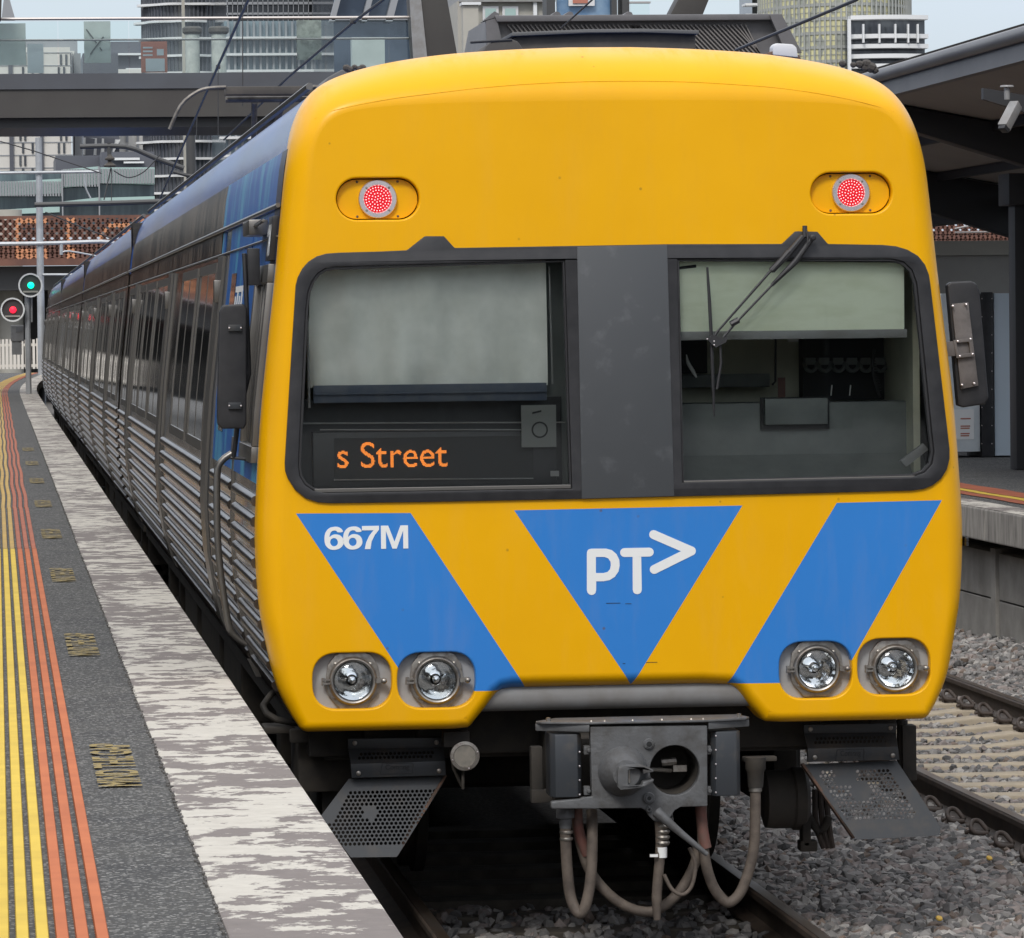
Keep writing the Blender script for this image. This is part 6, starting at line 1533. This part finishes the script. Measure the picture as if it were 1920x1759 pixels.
mb = MB(); mb.tube([(x, YG_+.2, -.3), (x, YG_+.2, pg1.z)], .07, 10); mb.build('post', 'polegrey', sp_); mb = MB(); mb.tube([(x, YG_+.2, pr1.z), (pr1.x, YG_+.2, pr1.z)], .04, 8); mb.tube([(x, YG_+.2, pg1.z-.2), (x+.1, YG_+.2, pg1.z-.3), (x+.1, YG_+.2, pr1.z-.3)], .025, 8); mb.build('post_bracket', 'polegrey', sp_)
cb = thing('equipment_cabinet', 'small pale grey cabinet under the red signal', 'cabinet', (at(32, 630, YG_+2).x, YG_+2, PZ)); bx(20, 610, 45, 640, YG_+2, .4, 'lampgrey', 'cabinet_box', cb, .02); bx(22, 640, 41, 665, YG_+2.05, .3, 'lampgrey', 'cabinet_base', cb, .01); bx(30, 613, 42, 622, YG_+1.97, .03, 'mullion', 'cabinet_vent', cb)
# white picket fence
YF = 149.
fe = thing('picket_fence', 'white metal picket fence closing the far end of the platform', 'fence', (0, YF, PZ)); M['fencewhite'] = mat('fence_white', (.62, .58, .52), .6)
zt, zb = at(30, 636, YF).z, at(30, 692, YF).z; mb = MB(); k = 0
x = at(-160, 650, YF).x
while x < at(180, 650, YF).x: mb.box(x-.045, x+.045, YF, YF+.03, zb, zt+.02*math.sin(k*3)); x += 7.1/8700*(YF+20); k += 1
mb.build('pickets', 'fencewhite', fe, smooth=0); mb = MB(); xa, xb = at(-160, 650, YF).x, at(180, 650, YF).x
for yy in (647, 686): z = at(30, yy, YF).z; mb.box(xa, xb, YF+.03, YF+.08, z-.05, z+.05)
mb.build('fence_rail', 'fencewhite', fe, smooth=0)

# trees under the road bridge, far away
M['leaf'] = mat('foliage', (.085, .12, .04), .8, c2=(.05, .075, .028), ns=1.)
M['bark'] = mat('bark', (.07, .055, .04), .9)
def tree(x, Y, h, label, seed):
    rnd = random.Random(seed); t_ = thing('tree', label, 'tree', (x, Y, 0), 'trees beyond the road bridge')
    mb = MB(); mb.tube([(x, Y, -.4), (x+.1, Y, h*.35), (x-.1, Y, h*.6)], [.22, .16, .07], 8, 2)
    for k in range(5): a_ = k*1.3; mb.tube([(x, Y, h*.35), (x+math.cos(a_)*h*.16, Y+math.sin(a_)*h*.16, h*.62)], [.08, .03], 6)
    mb.build('trunk', 'bark', t_); mb = MB()
    for k in range(1100):
        a_ = rnd.uniform(0, 6.28); ph = math.acos(rnd.uniform(-1, 1)); rr2 = h*.30*(rnd.random()**.4)*(1+.25*math.sin(a_*3+seed)); p = Vector((x+rr2*math.sin(ph)*math.cos(a_), Y+rr2*math.sin(ph)*math.sin(a_), h*.66+rr2*math.cos(ph)*1.05))
        s = rnd.uniform(.12, .3); u = Vector((rnd.uniform(-1, 1), rnd.uniform(-1, 1), rnd.uniform(-1, 1))).normalized(); v_ = u.orthogonal().normalized(); mb.add([p-u*s, p+v_*s*.6, p+u*s, p-v_*s*.6], [(0, 1, 2, 3)])
    mb.build('crown', 'leaf', t_, smooth=0, normals=False)
for k, (px, Y, h, lb) in enumerate(((62, 196, 4.6, 'leafy green tree in the opening between signals and train'), (45, 215, 5.2, 'further green tree behind the signal post'), (90, 205, 5.0, 'green tree mostly hidden by the far end of the train'))):
    tree(at(px, 600, Y).x, Y, h, lb, k+3)

# right platform canopy, columns, kiosk
M['canopy_grey'] = mat('canopy_fascia', (.16, .16, .165), .5, c2=(.13, .13, .135), ns=1)
M['soffit'] = mat('canopy_soffit', (.34, .33, .31), .8, c2=(.29, .28, .265), ns=.6)
M['beam'] = mat('canopy_beam', (.022, .023, .026), .6)
XC = 5.45
cn = thing('platform_canopy', 'dark grey station canopy over the right hand platform', 'canopy', (XC, 10, 5))
def onx(x, y, X=XC):
    d = MC.T @ np.array([(x-W/2)/F, (H/2-y)/F, -1.]); q = CAM+(X-CAM[0])/d[0]*d; return q
z_top = float(onx(1920, 65)[2]); z_bot = float(onx(1920, 113)[2]); 
MB().box(XC, XC+.10, -70, 48, z_bot, z_top).build('fascia', 'canopy_grey', cn, smooth=0)
MB().lathe((XC-.03, -70, z_top), [(.06, 0), (.06, 118)], 12, (0, 1, 0)).build('gutter', 'canopy_grey', cn)
# soffit slopes down towards the column line
XS = 9.2; zs = z_bot+.12; zs2 = z_bot-.55
mb = MB(); mb.add([(XC+.1, -70, zs), (XS, -70, zs2), (XS, 48, zs2), (XC+.1, 48, zs), (XC+.1, -70, zs+.2), (XS, -70, zs2+.3), (XS, 48, zs2+.3), (XC+.1, 48, zs+.2), (14, -70, zs+.4), (14, 48, zs+.4)], [(0, 1, 2, 3), (7, 6, 5, 4), (5, 6, 9, 8)]); mb.add([(XS, -70, zs2-.002), (14, -70, zs+.2), (14, 48, zs+.2), (XS, 48, zs2-.002)], [(0, 1, 2, 3)]); mb.build('soffit', 'soffit', cn, smooth=0)
mb = MB(); y = -2.
while y < 70: mb.box(XC+.1, XS, y, y+.012, zs2, zs+.01) if False else None; y += 2
def zso(x): return zs+(zs2-zs)*(x-XC-.1)/(XS-XC-.1)
for k, y in enumerate((-60., -45., -30., -15., 0., 16.6, 24., 32.5, 41.)):
    MB().add([(XC+.5, y, zso(XC+.5)-.02), (XS, y, zs2-.02), (XS, y, zs2-.62), (XC+.5, y, zso(XC+.5)-.22), (XC+.5, y+.3, zso(XC+.5)-.02), (XS, y+.3, zs2-.02), (XS, y+.3, zs2-.62), (XC+.5, y+.3, zso(XC+.5)-.22)], [(0, 1, 2, 3), (7, 6, 5, 4), (0, 4, 5, 1), (1, 5, 6, 2), (2, 6, 7, 3), (3, 7, 4, 0)]).build('cantilever_beam', 'beam', cn, bevel=.01)
    MB().box(XS-.17, XS+.17, y, y+.3, PZ, zs2-.0).build('column', 'beam', cn, bevel=.015)
MB().box(XS-.12, XS+.12, -70, 48, zs2-.30, zs2-.06).build('longitudinal_beam', 'beam', cn, smooth=0)
for x in (6.9, 8.1): MB().box(x, x+.09, -70, 48, zso(x)-.10, zso(x)-.01).build('purlin', 'beam', cn, smooth=0)
M['wallgrey'] = mat('grey_screen_wall', (.36, .355, .33), .8, c2=(.30, .295, .28), ns=.8)
pcl = thing('pillar', 'near dark steel pillar at the right edge of the picture', 'pillar', (6.9, 19.5, PZ))
a_, b_ = at(1906, 840, 26), at(1960, 330, 26); MB().box(a_.x, b_.x, 26, 26.3, PZ, b_.z).build('pillar_shaft', 'beam', pcl, bevel=.01); MB().box(a_.x+.10, b_.x+.2, 25.94, 26.0, PZ, b_.z-.1).build('pillar_flange', 'canopy_grey', pcl, bevel=.01); a2, b2_ = at(1888, 385, 26), at(1960, 325, 26); MB().box(a2.x, b2_.x, 25.9, 26.4, a2.z, b2_.z).build('pillar_head', 'beam', pcl, bevel=.01)
pcl.location = (a_.x, 26, PZ)
for ch in pcl.children: ch.location = (-a_.x, -26, -PZ)
kw = thing('shelter', 'grey panelled shelter wall on the right platform under the canopy', 'shelter', (7, 40, PZ)); a_, b_ = at(1745, 480, 40), at(1895, 850, 40); MB().box(a_.x, b_.x+1.5, 40, 40.2, PZ, a_.z).build('wall', 'wallgrey', kw, smooth=0); c0 = at(1745, 452, 39.9); MB().box(a_.x, b_.x+1.5, 39.9, 40.3, a_.z+.003, c0.z).build('header_band', 'cream', kw, smooth=0)
YV_ = 30.5
vm = thing('vending_machine', 'black framed vending machine with pale blue panels on the right platform', 'machine', (7.5, YV_, PZ))
a_, b_ = at(1800, 548, YV_), at(1906, 845, YV_); 
M['pale_blue'] = mat('pale_blue_print', (.62, .72, .80), .3, c2=(.12, .32, .52), ns=1.3, det=5, thr=(.60, .68)); M['pale_white'] = mat('white_print', (.72, .77, .78), .3, c2=(.60, .65, .68), ns=4)
p0, p1 = at(1798, 550, YV_), at(1838, 828, YV_); MB().box(p0.x-.2, p1.x, YV_, YV_+.8, PZ+.06, p0.z).build('side_panel', 'pale_white', vm, bevel=.01)
p0, p1 = at(1838, 548, YV_), at(1863, 845, YV_); MB().box(p0.x, p1.x, YV_-.03, YV_+.8, PZ, p0.z).build('corner_frame', 'black', vm, bevel=.01)
p0, p1 = at(1863, 550, YV_), at(1905, 845, YV_); MB().box(p0.x, p1.x+.3, YV_, YV_+.8, PZ+.01, p0.z).build('front_panel', 'pale_blue', vm, bevel=.01)
p0, p1 = at(1800, 768, YV_), at(1826, 824, YV_); ps = MB().box(p0.x-.1, p1.x, YV_-.01, YV_, p1.z, p0.z).build('notice', 'white', vm, smooth=0)
mb = MB()
for yy in (784, 798, 802, 812, 816): a2, b2_ = at(1801, yy, YV_-.01), at(1816+(yy % 5), yy+2.2, YV_-.01); mb.box(a2.x, b2_.x, YV_-.013, YV_-.01, b2_.z, a2.z)
mb.build('notice_lines', 'poster_red', ps, smooth=0)
mb = MB()
for yy in range(560, 840, 34):
    for px in (1841, 1860): a2 = at(px, yy, YV_-.03); mb.lathe((a2.x, YV_-.03, a2.z), [(.007, 0), (.0005, .005)], 6)
mb.build('frame_screws', 'alu', vm)
YQ = 12.
cctv = thing('security_camera', 'white security camera hanging from the canopy at the right edge', 'camera', tuple(at(1888, 210, YQ)), 'canopy fittings')
c_ = at(1890, 180, YQ); t0 = at(1888, 160, YQ); MB().lathe((t0.x, YQ, t0.z), [(.045, 0), (.05, -.012), (.022, -.02), (.02, -.10), (.0005, -.10)], 16, (0, 0, 1)).build('camera_mount', 'valance', cctv)
a_, b_ = at(1905, 196, YQ), at(1882, 240, YQ-.12); MB().bar(a_, b_, .075, .075).build('camera_housing', 'valance', cctv, bevel=.010); MB().bar(at(1884, 238, YQ-.12), at(1881, 245, YQ-.13), .06, .06).build('camera_lens', 'black', cctv, bevel=.005)
sg = thing('hanging_sign', 'black hanging sign board behind the security camera', 'sign', tuple(at(1880, 180, 14))); p0, p1 = at(1845, 165, 14), at(1960, 205, 14); MB().plate([xz(1844, 165, 14), xz(1960, 185, 14), xz(1960, 222, 14), xz(1844, 186, 14)], [], 14, 14.08).build('sign_board', 'beam', sg, smooth=0)
# conduit and wires on the far side
for (pts, lb) in (([(1790, 429, 60), (1895, 409, 60)], 'upper thin bright wire under the canopy at the right'), ([(1790, 436, 60), (1895, 434, 60)], 'lower thin bright wire under the canopy at the right')):
    mb = MB(); mb.tube([at(*p) for p in pts], .015, 6); o = mb.build('overhead_wire', 'railtube'); tag(o, lb, 'wire', 'overhead wires')

# unseen canopy and wall added left, so the train side mirrors dark shapes
M['leftwall'] = mat('unseen_wall_brown', (.12, .10, .085), .8, c2=(.05, .045, .04), ns=.7, stretch=(1, 2.5, .5), thr=(.4, .6))
lc = thing('platform_canopy', 'unseen dark canopy by the left platform, added to darken the train side', 'canopy', (-9, 30, 5)); MB().box(-14, -5.6, -70, 86, 4.7, 5.0).build('canopy_roof', 'beam', lc, smooth=0)
for y in range(0, 84, 8): MB().box(-8.2, -7.9, y, y+.3, PZ, 4.7).build('column', 'beam', lc, smooth=0)
lw = thing('unseen_left_wall', 'unseen brown wall beside the left platform, added for the train side to mirror', 'building', (-12, 40, 1)); MB().box(-16, -11, 6, 120, PZ, 6).build('wall', 'leftwall', lw, smooth=0)

ob = thing('reflection_backdrop', 'unseen dark block behind the camera, added to darken the windscreen reflections', 'bridge', (0, -120, 0)); MB().box(-60, 80, -128, -120, 4.6, 7.5).build('deck', 'bridgebrown', ob, smooth=0); MB().box(-60, 80, -129, -128, -.4, 4.6).build('abutment', 'under', ob, smooth=0)  # unseen block put in to darken what the windscreens reflect
